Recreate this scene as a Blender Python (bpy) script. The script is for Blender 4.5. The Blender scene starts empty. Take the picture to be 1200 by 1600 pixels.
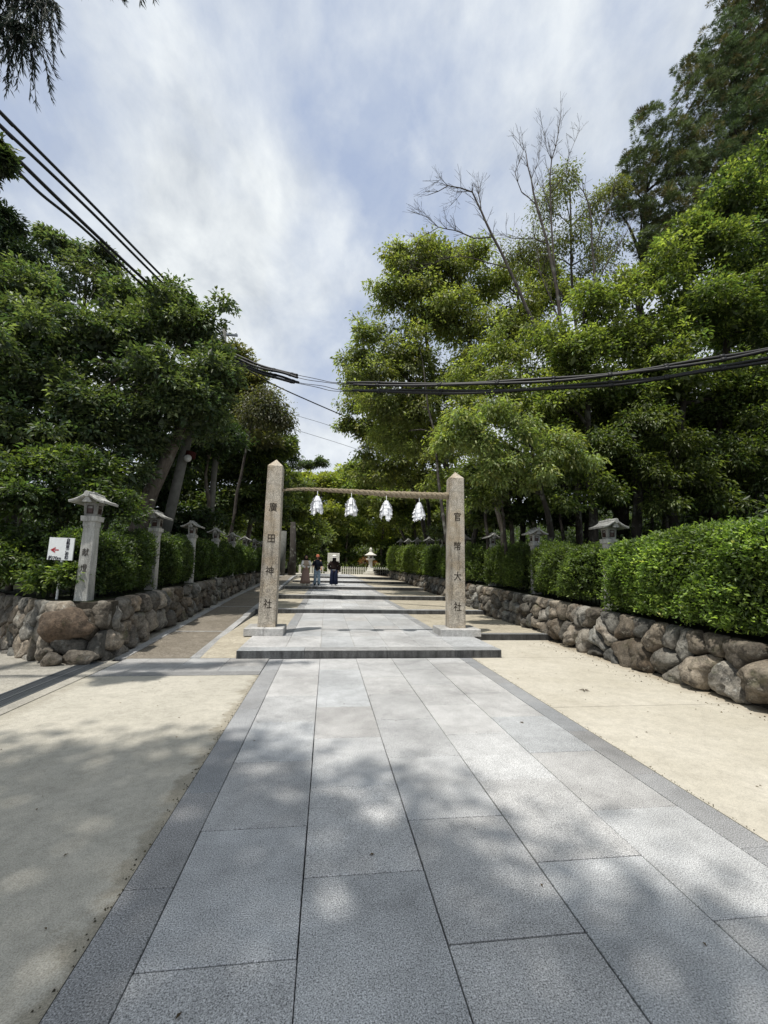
import bpy, bmesh, math, random
import numpy as np
from mathutils import Vector, Matrix, noise
from math import radians, sin, cos, pi, sqrt

D = {'left_big':[(-4.48,13.42,8.74,1.25),(-5.89,14.03,9.18,1.21),(-6.67,13.42,8.01,1.37),(-7.53,12.81,7.32,1.56),(-8.19,12.2,6.22,1.63),(-3.98,12.931999999999999,6.88,1.0),(-4.57,12.688,5.75,1.14),(-5.72,12.2,5.5,1.31),(-6.76,12.2,4.72,1.34),(-9.28,14.03,8.85,1.41),(-7.01,14.64,10.12,0.91),(-9.63,13.42,8.25,1.53),(-3.67,13.176,7.63,0.59),(-7.98,11.956000000000001,4.4,1.32),(-5.96,12.2,3.88,0.86),(-5.09,12.443999999999999,6.77,1.09),(-5.09,12.688,4.77,0.69),(-3.57,13.176,6.2,0.54),(-5.2,14.152,10.0,0.64),(-10.3,12.81,7.08,1.78),(-9.68,12.2,4.71,1.66)],'left_fir':[(-10.95,15,11.35,1.13),(-12.0,15,11.93,1.73),(-10.42,15,10.23,1.19),(-11.58,15,12.46,0.87),(-11.46,15,13.08,0.48)],'left_thin':[(-11.06,18,14.14,0.69),(-10.12,18,13.38,0.96),(-11.59,18,14.51,0.58),(-11.99,18,14.84,0.37),(-9.82,18,14.15,0.48),(-10.41,18,12.63,1.06),(-9.31,18,12.75,0.91)],'left_back1':[(-3.9,22,9.15,1.12),(-3.5,22,7.82,0.98),(-4.47,22,10.83,0.99),(-4.85,22,11.67,0.86),(-4.23,22,10.43,0.79),(-5.29,22,12.16,0.8),(-5.05,22,9.92,1.31),(-5.54,22,11.09,0.99)],'left_back2':[(-3.59,24,7.31,1.2),(-3.11,24,8.07,0.86),(-3.16,24,5.89,1.06),(-3.94,24,4.44,1.25),(-3.07,24,4.12,0.91),(-4.16,24,8.38,1.28),(-4.74,24,6.53,1.47),(-6.42,24,6.45,1.81),(-7.27,24,4.66,1.71),(-5.61,24,4.38,1.59),(-3.54,24,6.41,0.92),(-4.13,24,4.79,1.32),(-3.52,24,9.34,0.72),(-5.09,24,9.42,1.28)],'left_dry':[(-3.44,20,9.24,0.72),(-2.83,20,8.82,0.54),(-3.68,20,8.29,0.71),(-2.37,20,8.38,0.36)],'left_fill':[(-6.39,17,4.79,1.33),(-4.85,17,6.0,1.19),(-6.97,17,3.67,1.07),(-8.52,17,3.61,1.18),(-5.31,17,2.76,0.96),(-4.4,17,6.28,0.9)],'left_far':[(-6.98,38,5.3,1.31),(-7.03,34,4.53,0.98),(-7.9,34,4.84,1.17),(-4.32,40,7.08,1.99),(-3.31,40,3.89,1.74),(-5.02,40,4.13,1.74),(-6.0,40,6.43,1.98),(-2.38,40,2.46,1.28),(-3.55,40,8.9,1.42),(-5.08,40,10.63,0.83),(-2.57,40,6.55,1.65),(-1.6,40,4.23,1.64),(-2.97,40,8.93,1.18)],'left_low':[(-5.61,9,3.26,0.52),(-5.85,8.8,2.53,0.66),(-5.08,9,2.59,0.62),(-4.49,9.6,2.57,0.51),(-5.7,8.9,1.71,0.48),(-5.23,9.4,1.93,0.46),(-4.82,9.5,3.21,0.45),(-6.28,8.8,1.69,0.7),(-6.79,9,2.89,0.73),(-5.39,9.6,3.48,0.43)],'left_front_shrub':[(-5.32,8.3,1.25,0.38),(-4.67,8.0,1.14,0.24),(-4.25,7.85,1.2,0.21),(-5.57,8.4,1.58,0.34),(-4.13,7.9,1.36,0.13)],'sapling':[(-3.94,42,13.73,0.5),(-3.89,42,12.77,0.81),(-3.66,42,11.69,1.12),(-2.28,42,11.25,0.75),(-1.06,42,11.7,0.57),(-4.4,42,10.63,0.87)],'right_tall':[(3.27,18,14.93,1.24),(5.08,18,15.15,1.49),(2.46,18,13.58,1.1),(3.89,18,12.79,1.6),(1.72,18,11.65,0.97),(3.33,18,10.28,1.57),(5.69,18,12.34,1.82),(1.62,18,9.55,0.96),(3.93,18,8.25,1.47),(6.28,18,9.91,1.6),(7.1,18,14.72,1.45),(8.48,18,12.6,1.56),(2.72,18,15.67,0.59),(4.31,18,15.97,0.78),(6.33,18,16.21,0.91),(1.03,18,10.69,0.68),(2.21,18,8.42,1.01),(10.12,18,14.4,1.22),(9.84,18,15.7,0.92)],'right_mid':[(1.52,25,11.0,1.08),(3.13,25,8.71,1.54),(5.09,25,8.43,1.78),(7.07,25,8.94,1.57),(1.49,25,12.21,0.85),(3.88,25,10.36,1.55),(1.47,25,13.03,0.62),(2.14,25,9.64,0.92),(0.98,25,9.97,0.46),(3.55,25,6.97,1.45),(5.89,25,6.5,1.46),(7.08,25,6.55,1.16)],'right_mid2':[(6.23,33,7.51,2.02),(4.22,33,6.41,1.69),(8.83,33,6.08,1.82),(7.03,33,5.26,1.5),(5.26,33,4.95,1.19),(2.16,33,8.85,1.1),(3.44,33,7.9,1.2),(10.39,33,5.63,1.52)],'cherry':[(3.23,10.5,5.41,0.4),(4.27,10.5,5.57,0.51),(4.97,10.5,5.09,0.54),(4.0,10.5,4.68,0.47),(5.95,10.5,4.71,0.51),(2.97,10.5,4.8,0.26),(5.39,10.5,3.99,0.5),(4.16,10.5,3.93,0.4),(4.69,10.5,4.29,0.4),(6.58,10.5,4.48,0.38),(3.57,10.5,5.0,0.33)],'bright':[(14.56,12.5,15.21,1.32),(15.97,12.5,17.03,1.07),(16.55,12.5,14.83,1.67),(12.46,12.5,13.51,0.82),(9.1,12.5,10.44,1.08),(10.43,12.5,9.19,1.39),(12.2,12.5,10.29,1.42),(14.18,12.5,10.01,1.8),(11.08,12.5,11.61,1.16),(12.89,12.5,12.56,1.5),(15.06,12.5,12.31,1.62),(7.86,12.5,8.5,1.14),(9.62,12.5,7.31,1.35),(12.0,12.5,7.72,1.62),(14.17,12.5,7.42,1.76),(7.36,12.5,6.93,0.91),(8.79,12.5,9.04,0.94),(16.8,12.5,10.26,2.31),(10.58,12.5,7.83,1.29)],'cedar':[(19.36,15,28.32,1.69),(17.41,15,25.76,1.25),(19.15,15,24.7,1.8),(16.02,15,23.09,1.1),(17.68,15,21.71,1.6),(14.4,15,20.66,1.02),(13.36,15,21.29,0.68),(12.76,15,19.13,0.89),(14.74,15,18.96,1.12),(11.67,15,16.67,0.54),(12.62,15,16.8,0.65),(16.66,15,19.42,1.28),(18.8,15,29.67,1.23),(20.45,15,27.09,1.84),(15.64,15,24.37,0.64),(12.96,15,15.2,0.7),(12.39,15,17.99,0.55),(14.44,15,17.06,1.16),(16.31,15,17.32,1.34),(18.41,15,19.21,1.58),(13.4,15,15.11,0.81),(18.73,15,22.23,1.47),(15.29,15,20.01,1.13),(17.95,15,24.47,1.31),(18.5,15,16.99,1.42),(20.75,15,22.24,2.38),(13.52,15,16.93,0.82),(21.53,15,31.82,2.22),(20.17,15,32.65,1.58)],'under':[(6.68,15,4.4,0.95),(8.17,15,3.98,0.86),(10.03,15,5.17,1.27),(11.92,15,5.64,1.29),(14.11,15,5.37,1.41),(16.45,15,6.01,1.65),(5.21,15,4.34,0.79),(14.82,15,7.11,1.54),(8.73,15,5.23,1.07),(6.17,15,3.67,0.66),(11.45,15,6.9,1.5),(9.3,15,6.51,1.23),(17.52,15,7.82,1.58),(13.46,15,4.19,0.75),(19.15,15,6.28,1.85),(7.16,15,3.46,0.57),(5.68,15,3.41,0.56),(5.67,20,3.37,0.67),(11.48,16,4.26,1.2),(13.77,16,4.35,1.22),(16.17,16,4.72,1.35),(18.35,16,5.09,1.37),(9.53,16.5,3.59,0.94),(7.55,17,3.57,0.8),(6.24,18,3.08,0.72),(8.83,16,7.59,1.31),(19.11,15,8.48,1.61)],'skirt':[(2.49,20,7.59,0.92),(3.54,19,8.89,1.07),(4.8,18,9.2,0.97),(3.86,19,7.07,1.18),(4.42,14,8.01,0.76),(5.83,14,8.12,0.91),(4.88,14,6.87,0.8),(6.29,14,6.97,0.91),(7.78,14,8.52,0.93),(7.49,14,7.05,0.91),(8.74,14,7.86,0.93),(4.53,16,6.26,0.75),(8.69,14,6.41,0.92),(9.98,14,7.46,1.03),(10.16,14,6.03,0.97),(11.51,14,7.32,1.09),(11.66,14,5.75,0.94),(13.33,14,7.2,1.2),(13.48,14,5.73,0.95),(15.21,14,7.07,1.31),(15.05,14,5.44,0.96),(16.8,14,6.41,1.47),(2.9,19,11.04,0.9),(1.83,20,9.47,0.81),(5.85,14,9.08,0.92),(7.57,14,9.73,0.84),(4.81,17,4.93,0.74),(8.42,17,4.82,0.81),(11.33,15,4.85,0.84),(13.77,15,4.58,0.85),(9.22,15,4.76,0.82),(16.88,15,4.59,0.92),(17.61,14,8.52,1.5)],'skirt2':[(4.88,11.8,4.72,0.64),(6.28,11.8,5.18,0.76),(7.27,11.8,4.45,0.65),(5.65,11.8,3.99,0.56),(8.56,11.8,5.31,0.78),(9.58,11.8,4.57,0.7),(10.73,11.8,5.44,0.8),(11.31,11.8,4.45,0.72),(12.72,11.8,5.14,0.89),(13.79,11.8,4.36,0.81),(8.28,11.8,3.91,0.5),(10.16,11.8,3.6,0.51),(12.14,11.8,3.78,0.6),(6.83,11.8,3.47,0.49),(14.4,11.8,5.65,1.03),(4.48,11.8,3.56,0.44),(13.52,11.8,6.24,0.91),(9.47,11.8,6.18,0.79),(4.1,11.8,4.29,0.41)],'fill':[(-6.25,57,11.14,2.18),(-5.22,57,6.97,2.16),(-3.29,57,9.56,2.35),(-2.32,57,6.23,2.17),(-0.88,57,11.81,2.04),(0.11,57,7.99,2.36),(2.55,57,10.66,2.22),(3.1,57,6.4,2.2),(5.08,57,12.07,2.06),(6.03,57,8.64,2.4),(8.58,57,10.91,2.42),(9.1,57,6.59,2.23),(11.67,57,10.16,2.43),(12.15,57,6.69,2.07),(-2.15,57,12.18,1.52),(1.2,57,12.77,1.37),(7.23,57,13.05,1.73),(10.75,57,13.21,1.75)],'airy':[(8.56,15,16.24,0.89),(9.63,15,14.93,1.05),(10.7,15,16.53,0.86),(8.22,15,14.18,1.03),(9.17,15,17.51,0.69),(10.15,15,13.84,1.05),(11.05,15,14.82,0.8),(7.27,15,14.06,0.77),(11.48,15,17.55,0.54)],'far_forest':[(-8.92,72,13.63,2.32),(-6.36,72,14.28,2.12),(-3.73,72,14.08,2.35),(-1.11,72,14.52,2.14),(1.57,72,14.31,2.37),(4.25,72,14.76,2.17),(6.97,72,14.55,2.61),(9.73,72,13.89,2.62),(12.49,72,14.57,2.85),(15.29,72,13.57,2.86),(-6.7,72,10.52,2.74),(-2.54,72,10.68,2.97),(1.69,72,10.84,3.0),(5.98,72,11.0,3.02),(10.34,72,10.62,3.04),(14.77,72,10.23,3.06),(-4.43,72,6.37,2.94),(0.78,72,6.52,3.18),(6.09,72,6.68,3.21),(11.52,72,6.31,3.24),(19.26,72,11.5,3.31),(-7.46,72,5.23,2.71),(3.1,72,16.91,1.52),(-0.63,72,15.96,1.29),(-3.82,72,16.03,1.28),(6.36,72,17.07,1.75),(9.11,72,17.2,1.97),(-11.87,72,11.38,3.14),(22.68,72,11.63,3.33),(27.31,72,12.94,3.37)],'far_under':[(-5.08,58,2.44,1.17),(-3.49,58,3.57,1.35),(-1.39,58,3.12,1.18),(2.41,58,3.21,1.02),(3.71,58,2.39,0.77),(7.57,58,2.99,1.12),(8.86,58,3.89,1.21),(-5.96,58,3.51,1.17),(-1.03,58,4.65,1.36),(2.78,58,4.76,1.37),(6.66,58,4.86,1.38),(10.17,58,4.96,1.39),(11.95,58,4.14,1.4),(1.11,58,3.86,1.02)],'far_red':[(5.0,56,2.07,0.66),(5.91,56,1.92,0.5)],'pine':[(-4.15,5.2,8.43,0.33),(-3.89,5.2,8.09,0.29),(-4.15,5.2,7.85,0.32),(-3.82,5.2,8.5,0.21),(-3.95,5.2,7.7,0.16)],'bare':[([(8.68,14,3.41),(8.67,14,5.94),(8.36,14,8.32),(8.29,14,10.3),(8.14,14,12.08),(7.82,14,13.88),(7.42,14,15.45),(7.25,14,16.52),(7.06,14,17.61)],0.166,0.021),([(8.14,14,12.08),(8.02,14,14.44),(8.02,14,16.08),(8.11,14,17.5),(8.42,14,18.69),(8.56,14,19.59)],0.062,0.012),([(8.36,14,8.32),(7.57,14,9.73),(6.91,14,11.17),(6.27,14,12.64),(5.67,14,13.87),(5.23,14,14.87),(4.89,14,15.62),(3.95,14,15.75),(3.17,14,15.24)],0.114,0.012),([(5.67,14,13.87),(4.93,14,13.72),(4.24,14,13.94),(3.59,14,13.99),(2.88,14,13.46)],0.041,0.01),([(6.27,14,12.64),(5.41,14,12.8),(4.43,14,12.93),(3.71,14,12.72),(3.01,14,12.25)],0.036,0.01),([(5.23,14,14.87),(5.14,14,15.53),(5.09,14,16.06)],0.031,0.01),([(4.89,14,15.62),(4.49,14,15.57),(4.07,14,14.97)],0.021,0.008),([(8.67,14,5.94),(9.06,14,8.37),(9.49,14,10.41),(9.7,14,12.25),(9.65,14,14.12),(9.64,14,15.48),(9.4,14,16.29),(9.1,14,16.66)],0.104,0.012),([(9.63,14,13.57),(10.1,14,14.99),(10.56,14,16.17),(10.73,14,16.76)],0.041,0.01),([(9.7,14,12.25),(10.43,14,13.67),(11.02,14,14.56),(11.48,14,15.46)],0.041,0.01),([(7.42,14,15.45),(6.84,14,15.91),(6.6,14,16.7),(6.96,14,17.74),(6.81,14,18.14)],0.031,0.008),([(8.29,14,10.3),(7.92,14,11.54),(7.52,14,12.53),(7.43,14,13.57)],0.052,0.012),([(7.82,14,13.88),(7.31,14,14.03),(6.42,14,13.91),(6.04,14,13.97)],0.031,0.008),([(8.07,14,16.09),(8.71,14,17.02),(8.88,14,17.9),(9.33,14,18.99)],0.027,0.008),([(8.11,14,17.5),(7.87,14,18.17),(7.78,14,18.87)],0.019,0.007),([(7.25,14,16.52),(7.58,14,17.41),(7.71,14,18.14)],0.019,0.007),([(7.99,14,15.25),(7.75,14,16.04),(7.71,14,16.45)],0.019,0.007),([(2.88,14,13.46),(2.65,14,12.84),(2.54,14,12.2)],0.017,0.007),([(3.59,14,13.99),(3.18,14,14.32),(2.89,14,14.41)],0.017,0.007),([(3.95,14,15.75),(3.7,14,15.99),(3.46,14,15.81)],0.017,0.007)],'bundle':[[(-4.68,18.0,10.42),(-3.12,16.97,9.39),(-2.01,16.24,8.85),(-1.29,15.76,8.48),(-0.5,15.24,8.17),(0.19,14.78,7.9),(1.48,13.93,7.61),(3.55,12.56,7.16),(5.18,11.49,6.88),(6.6,10.54,6.7),(7.87,9.71,6.6),(9.0,8.96,6.6),(10.02,8.28,6.64),(11.13,7.56,6.74)]],'drop':[[(-3.91,19.02,10.25),(-2.81,20.45,10.21),(-1.37,22.34,10.33),(1.19,25.7,10.62),(4.72,30.33,11.08)],[(-2.76,20.53,9.02),(-0.68,23.25,9.45),(1.65,26.3,9.82)],[(-2.73,20.57,8.33),(-0.12,23.98,8.69),(2.13,26.93,8.95)]],'overhead':[[(-6.58,7.31,9.87),(-6.45,8.01,9.92),(-6.03,10.26,10.17),(-5.29,14.29,10.59),(-4.71,17.43,11.16)],[(-6.57,7.35,9.62),(-6.44,8.04,9.67),(-6.03,10.29,9.98),(-5.32,14.12,10.38),(-4.7,17.45,11.03)],[(-6.56,7.39,9.35),(-6.43,8.09,9.36),(-6.01,10.36,9.53),(-5.4,13.69,9.91),(-4.74,17.24,10.49)],[(-6.56,7.42,9.15),(-6.43,8.12,9.17),(-6.27,8.96,9.17),(-6.01,10.37,9.41),(-5.43,13.51,9.66),(-4.74,17.26,10.36)]],'rope':[(-1.06,9.4,3.145),(-0.627,9.4,3.192),(-0.214,9.4,3.196),(0.485,9.4,3.185),(1.284,9.4,3.162),(2.04,9.4,3.166),(2.706,9.4,3.179)],'trunkA':[(-5.43,13.2,2.44),(-5.18,13.2,3.57),(-4.79,13.2,4.64),(-4.5,13.2,5.54),(-4.38,13.2,6.96)],'trunkK':[(5.87,14,2.87),(5.65,14,3.74),(5.32,14,4.39),(4.98,14,5.27)],'trunkK2':[(6.65,15,2.98),(6.55,15,4.16),(6.44,15,5.11)],'poleA':[(-4.99,14,2.82),(-4.63,14,5.17)],'lamp':[(-4.47,13.8,4.8)],'poleB':[(-4.82,18,9.04),(-4.81,18,11.48)],'greypost':[(-3.56,36,0.95),(-3.55,36,3.89)],'trunkfar':[(-2.93,37,1.05),(-2.97,37,2.91)],'leftbr':[(-4.12,5,6.4),(-3.86,5,6.27),(-3.77,5,6.05)],'cam':{'p':0.13179458697205715,'r':0.02092380270774845,'yaw':0.12760337751886652}}
CLX, CLY = 12.5, 4.4


scene = bpy.context.scene
C = scene.collection
rnd = random.Random(7)
rng = np.random.default_rng(11)

# ------------------------------------------------------------------ helpers
def smooth(me, angle=None):
    me.polygons.foreach_set('use_smooth', [True]*len(me.polygons))

def link(o, parent=None):
    C.objects.link(o)
    if parent is not None:
        o.parent = parent
    return o

def tag(o, label=None, cat=None, group=None, kind=None):
    if label: o['label'] = label
    if cat: o['category'] = cat
    if group: o['group'] = group
    if kind: o['kind'] = kind
    return o

def empty(name, loc=(0, 0, 0), rotz=0.0):
    o = bpy.data.objects.new(name, None)
    o.empty_display_size = 0.2
    o.location = loc
    o.rotation_euler = (0, 0, rotz)
    return link(o)

def mesh_obj(name, verts, faces, mat, parent=None, sm=False, col=None):
    me = bpy.data.meshes.new(name)
    me.from_pydata([tuple(v) for v in verts], [], faces)
    me.update()
    if sm: smooth(me)
    if col is not None:
        a = me.color_attributes.new('Col', 'FLOAT_COLOR', 'POINT')
        a.data.foreach_set('color', np.array(col, dtype=np.float32).ravel())
    me.materials.append(mat)
    o = bpy.data.objects.new(name, me)
    return link(o, parent)

class MB:
    """collects shapes (with a grey tone per vertex) for one mesh"""
    def __init__(s):
        s.v, s.f, s.c = [], [], []
    def add(s, vs, fs, tone=1.0):
        n = len(s.v)
        s.v += [tuple(v) for v in vs]
        s.f += [tuple(i+n for i in f) for f in fs]
        t = tone if isinstance(tone, tuple) else (tone, tone, tone, 1)
        s.c += [t]*len(vs)
    def box(s, x0, x1, y0, y1, z0, z1, tone=1.0, M=None, taper=0.0):
        a = taper
        vs = [(x0, y0, z0), (x1, y0, z0), (x1, y1, z0), (x0, y1, z0),
              (x0+a, y0+a, z1), (x1-a, y0+a, z1), (x1-a, y1-a, z1), (x0+a, y1-a, z1)]
        if M is not None: vs = [M @ Vector(v) for v in vs]
        s.add(vs, [(0, 3, 2, 1), (4, 5, 6, 7), (0, 1, 5, 4), (1, 2, 6, 5), (2, 3, 7, 6), (3, 0, 4, 7)], tone)
    def bevbox(s, x0, x1, y0, y1, z0, z1, b=0.01, tone=1.0, M=None):
        # box with a chamfered top and chamfered vertical edges
        def ring(z, i):
            c = b
            return [(x0+i+c, y0+i, z), (x1-i-c, y0+i, z), (x1-i, y0+i+c, z), (x1-i, y1-i-c, z),
                    (x1-i-c, y1-i, z), (x0+i+c, y1-i, z), (x0+i, y1-i-c, z), (x0+i, y0+i+c, z)]
        r = ring(z0, 0) + ring(z1-b, 0) + ring(z1, b)
        if M is not None: r = [M @ Vector(v) for v in r]
        fs = [tuple(range(7, -1, -1)), tuple(range(16, 24))]
        for k in (0, 8):
            for i in range(8):
                j = (i+1) % 8
                fs.append((k+i, k+j, k+8+j, k+8+i))
        s.add(r, fs, tone)
    def tube(s, pts, rad, n=8, tone=1.0, cap=True):
        pts = [Vector(p) for p in pts]
        rings = []
        up = Vector((0.13, 0.21, 1)).normalized()
        for i, p in enumerate(pts):
            d = (pts[min(i+1, len(pts)-1)] - pts[max(i-1, 0)])
            if d.length < 1e-9: d = Vector((0, 0, 1))
            d.normalize()
            u = d.cross(up if abs(d.dot(up)) < .95 else Vector((1, 0, 0))).normalized()
            w = d.cross(u)
            r = rad[i] if isinstance(rad, (list, tuple)) else rad
            rings += [p + (u*cos(2*pi*k/n) + w*sin(2*pi*k/n))*r for k in range(n)]
        fs = []
        for i in range(len(pts)-1):
            for k in range(n):
                fs.append((i*n+k, i*n+(k+1) % n, (i+1)*n+(k+1) % n, (i+1)*n+k))
        if cap:
            fs.append(tuple(range(n-1, -1, -1)))
            fs.append(tuple((len(pts)-1)*n+k for k in range(n)))
        s.add(rings, fs, tone)
    def build(s, name, mat, parent=None, sm=False):
        return mesh_obj(name, s.v, s.f, mat, parent, sm, col=s.c)

# ------------------------------------------------------------------ materials
def new_mat(name):
    m = bpy.data.materials.new(name)
    m.use_nodes = True
    nt = m.node_tree
    for n in list(nt.nodes): nt.nodes.remove(n)
    out = nt.nodes.new('ShaderNodeOutputMaterial')
    b = nt.nodes.new('ShaderNodeBsdfPrincipled')
    nt.links.new(b.outputs[0], out.inputs[0])
    return m, nt, b, out

def N(nt, t, **kw):
    n = nt.nodes.new('ShaderNode'+t)
    for k, v in kw.items():
        if k.startswith('i_'):
            n.inputs[k[2:].replace('_', ' ')].default_value = v
        else: setattr(n, k, v)
    return n

def ramp(nt, src, stops):
    r = N(nt, 'ValToRGB')
    el = r.color_ramp.elements
    while len(el) < len(stops): el.new(0.5)
    for e, (p, c) in zip(el, stops):
        e.position = p
        e.color = (c, c, c, 1) if isinstance(c, (int, float)) else (*c, 1)
    nt.links.new(src, r.inputs[0])
    return r.outputs[0]

def mix(nt, f, a, b, mode='MIX'):
    m = N(nt, 'Mix', data_type='RGBA', blend_type=mode)
    for s, i in ((f, 0), (a, 6), (b, 7)):
        if isinstance(s, (int, float)): m.inputs[i].default_value = s
        elif isinstance(s, tuple): m.inputs[i].default_value = (*s[:3], 1)
        else: nt.links.new(s, m.inputs[i])
    return m.outputs[2]

def objco(nt):
    return N(nt, 'TexCoord').outputs['Object']

def tex(nt, co, scale, detail=4, rough=.55, typ='noise', stretch=None):
    if stretch:
        mp = N(nt, 'Mapping'); mp.inputs['Scale'].default_value = stretch
        nt.links.new(co, mp.inputs[0]); co = mp.outputs[0]
    if typ == 'noise':
        n = N(nt, 'TexNoise'); n.inputs['Detail'].default_value = detail
        n.inputs['Roughness'].default_value = rough
        o = n.outputs[0]
    else:
        n = N(nt, 'TexVoronoi'); o = n.outputs['Color' if typ == 'vcol' else 'Distance']
    n.inputs['Scale'].default_value = scale
    nt.links.new(co, n.inputs['Vector'])
    return o

def bump(nt, b, h, strength, dist=.01):
    n = N(nt, 'Bump'); n.inputs['Strength'].default_value = strength
    n.inputs['Distance'].default_value = dist
    nt.links.new(h, n.inputs['Height']); nt.links.new(n.outputs[0], b.inputs['Normal'])

def attr(nt):
    return N(nt, 'VertexColor', layer_name='Col').outputs[0]

def granite(name, base, speck=(0.35, 1.75), sc=150, stain=.35, rough=.62, side_dark=False, warm=None, bumpy=.25):
    m, nt, b, out = new_mat(name)
    co = objco(nt)
    s1 = tex(nt, co, sc, 3, .65)
    sp = ramp(nt, s1, [(0.36, speck[0]), (0.46, .86), (0.55, 1.12), (0.64, speck[1])])
    c = mix(nt, 1.0, base, sp, 'MULTIPLY')
    s2 = ramp(nt, tex(nt, co, .9, 5, .6), [(0.3, 1-stain), (0.62, 1.08)])
    c = mix(nt, 1.0, c, s2, 'MULTIPLY')
    s3 = ramp(nt, tex(nt, co, 6, 4, .7), [(0.3, 1-stain*.5), (0.6, 1.04)])
    c = mix(nt, 1.0, c, s3, 'MULTIPLY')
    if warm:
        w = ramp(nt, tex(nt, co, 2.3, 5, .6), [(0.45, 0.0), (0.62, .75)])
        c = mix(nt, w, c, mix(nt, 1.0, c, warm, 'MULTIPLY'))
        st = ramp(nt, tex(nt, co, 1.0, 5, .65, stretch=(9, 9, .8)), [(0.50, 1.0), (0.68, .5)])
        c = mix(nt, 1.0, c, st, 'MULTIPLY')
    if sc > 150:
        c = mix(nt, 1.0, c, ramp(nt, tex(nt, co, 2.6, 8, .72), [(0.52, 1.0), (0.68, .86)]), 'MULTIPLY')
        c = mix(nt, ramp(nt, tex(nt, co, 48, 2, .5), [(0.72, 0.0), (0.76, .5)]), c, (.10, .10, .10))
    c = mix(nt, 1.0, c, attr(nt), 'MULTIPLY')
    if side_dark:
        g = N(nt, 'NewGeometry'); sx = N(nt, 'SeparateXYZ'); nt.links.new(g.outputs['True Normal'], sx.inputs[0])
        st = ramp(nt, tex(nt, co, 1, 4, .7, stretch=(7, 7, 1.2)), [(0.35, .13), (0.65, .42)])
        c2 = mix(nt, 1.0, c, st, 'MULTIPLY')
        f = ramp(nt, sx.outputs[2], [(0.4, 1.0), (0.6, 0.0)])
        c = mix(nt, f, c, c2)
    nt.links.new(c, b.inputs['Base Color'])
    b.inputs['Roughness'].default_value = rough
    b.inputs['Specular IOR Level'].default_value = .3
    bump(nt, b, s1, bumpy, .004)
    return m

def sandy(name, a, bcol, grain=90, grains=(.6, 1.35), patch=.22, crack=False, bs=.5, edges=()):
    m, nt, b, out = new_mat(name)
    co = objco(nt)
    g1 = tex(nt, co, grain, 3, .7)
    c = mix(nt, ramp(nt, tex(nt, co, 1.1, 6, .62), [(0.35, 0.0), (0.65, 1.0)]), a, bcol)
    c = mix(nt, 1.0, c, ramp(nt, g1, [(0.32, grains[0]), (0.5, 1.0), (0.68, grains[1])]), 'MULTIPLY')
    c = mix(nt, 1.0, c, ramp(nt, tex(nt, co, 5.5, 5, .7), [(0.3, 1-patch), (0.6, 1.05)]), 'MULTIPLY')
    c = mix(nt, 1.0, c, ramp(nt, tex(nt, co, 19, 3, .7), [(0.3, 1-patch*.8), (0.6, 1.05)]), 'MULTIPLY')
    for (x0, x1, tint) in edges:
        sx = N(nt, 'SeparateXYZ'); nt.links.new(co, sx.inputs[0])
        ad = N(nt, 'Math', operation='MULTIPLY_ADD'); nt.links.new(tex(nt, co, 4.0, 6, .7), ad.inputs[0]); ad.inputs[1].default_value = .5*(1 if x1 > x0 else -1); nt.links.new(sx.outputs[0], ad.inputs[2])
        mr = N(nt, 'MapRange'); mr.inputs[1].default_value = x0+.25*(1 if x1 > x0 else -1); mr.inputs[2].default_value = x1+.25*(1 if x1 > x0 else -1)
        nt.links.new(ad.outputs[0], mr.inputs[0])
        c = mix(nt, mr.outputs[0], c, mix(nt, 1.0, c, tint, 'MULTIPLY'))
    nt.links.new(c, b.inputs['Base Color'])
    b.inputs['Roughness'].default_value = .9
    b.inputs['Specular IOR Level'].default_value = .15
    bump(nt, b, g1, bs, .006)
    return m

def plain(name, col, rough=.6, spec=.3, var=.12, sc=20, metal=0):
    m, nt, b, out = new_mat(name)
    co = objco(nt)
    c = mix(nt, 1.0, col, ramp(nt, tex(nt, co, sc, 4, .6), [(0.3, 1-var), (0.7, 1+var)]), 'MULTIPLY')
    nt.links.new(c, b.inputs['Base Color'])
    b.inputs['Roughness'].default_value = rough
    b.inputs['Specular IOR Level'].default_value = spec
    b.inputs['Metallic'].default_value = metal
    return m

def rock_mat():
    m, nt, b, out = new_mat('boulder_stone')
    co = objco(nt)
    n1 = tex(nt, co, 3.2, 7, .68)
    n2 = tex(nt, co, 22, 5, .75)
    c = mix(nt, ramp(nt, n1, [(0.36, 0.0), (0.64, 1.0)]), (.115, .108, .095), (.29, .27, .232))
    c = mix(nt, ramp(nt, tex(nt, co, 1.7, 5, .6), [(0.50, 0.0), (0.66, .5)]), c, (.17, .125, .085))
    c = mix(nt, ramp(nt, tex(nt, co, 4.5, 6, .7), [(0.50, 0.0), (0.62, .8)]), c, (.035, .033, .03))
    c = mix(nt, 1.0, c, ramp(nt, n2, [(0.3, .55), (0.7, 1.45)]), 'MULTIPLY')
    c = mix(nt, ramp(nt, tex(nt, co, 9, 4, .7), [(0.60, 0.0), (0.68, .6)]), c, (.44, .44, .40))
    c = mix(nt, ramp(nt, tex(nt, co, 2.4, 6, .7), [(0.58, 0.0), (0.70, .45)]), c, (.10, .12, .055))
    c = mix(nt, 1.0, c, attr(nt), 'MULTIPLY')
    nt.links.new(c, b.inputs['Base Color'])
    b.inputs['Roughness'].default_value = .85
    b.inputs['Specular IOR Level'].default_value = .25
    ad = N(nt, 'Math', operation='ADD'); nt.links.new(n1, ad.inputs[0]); nt.links.new(n2, ad.inputs[1])
    bump(nt, b, ad.outputs[0], .9, .03)
    return m

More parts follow.
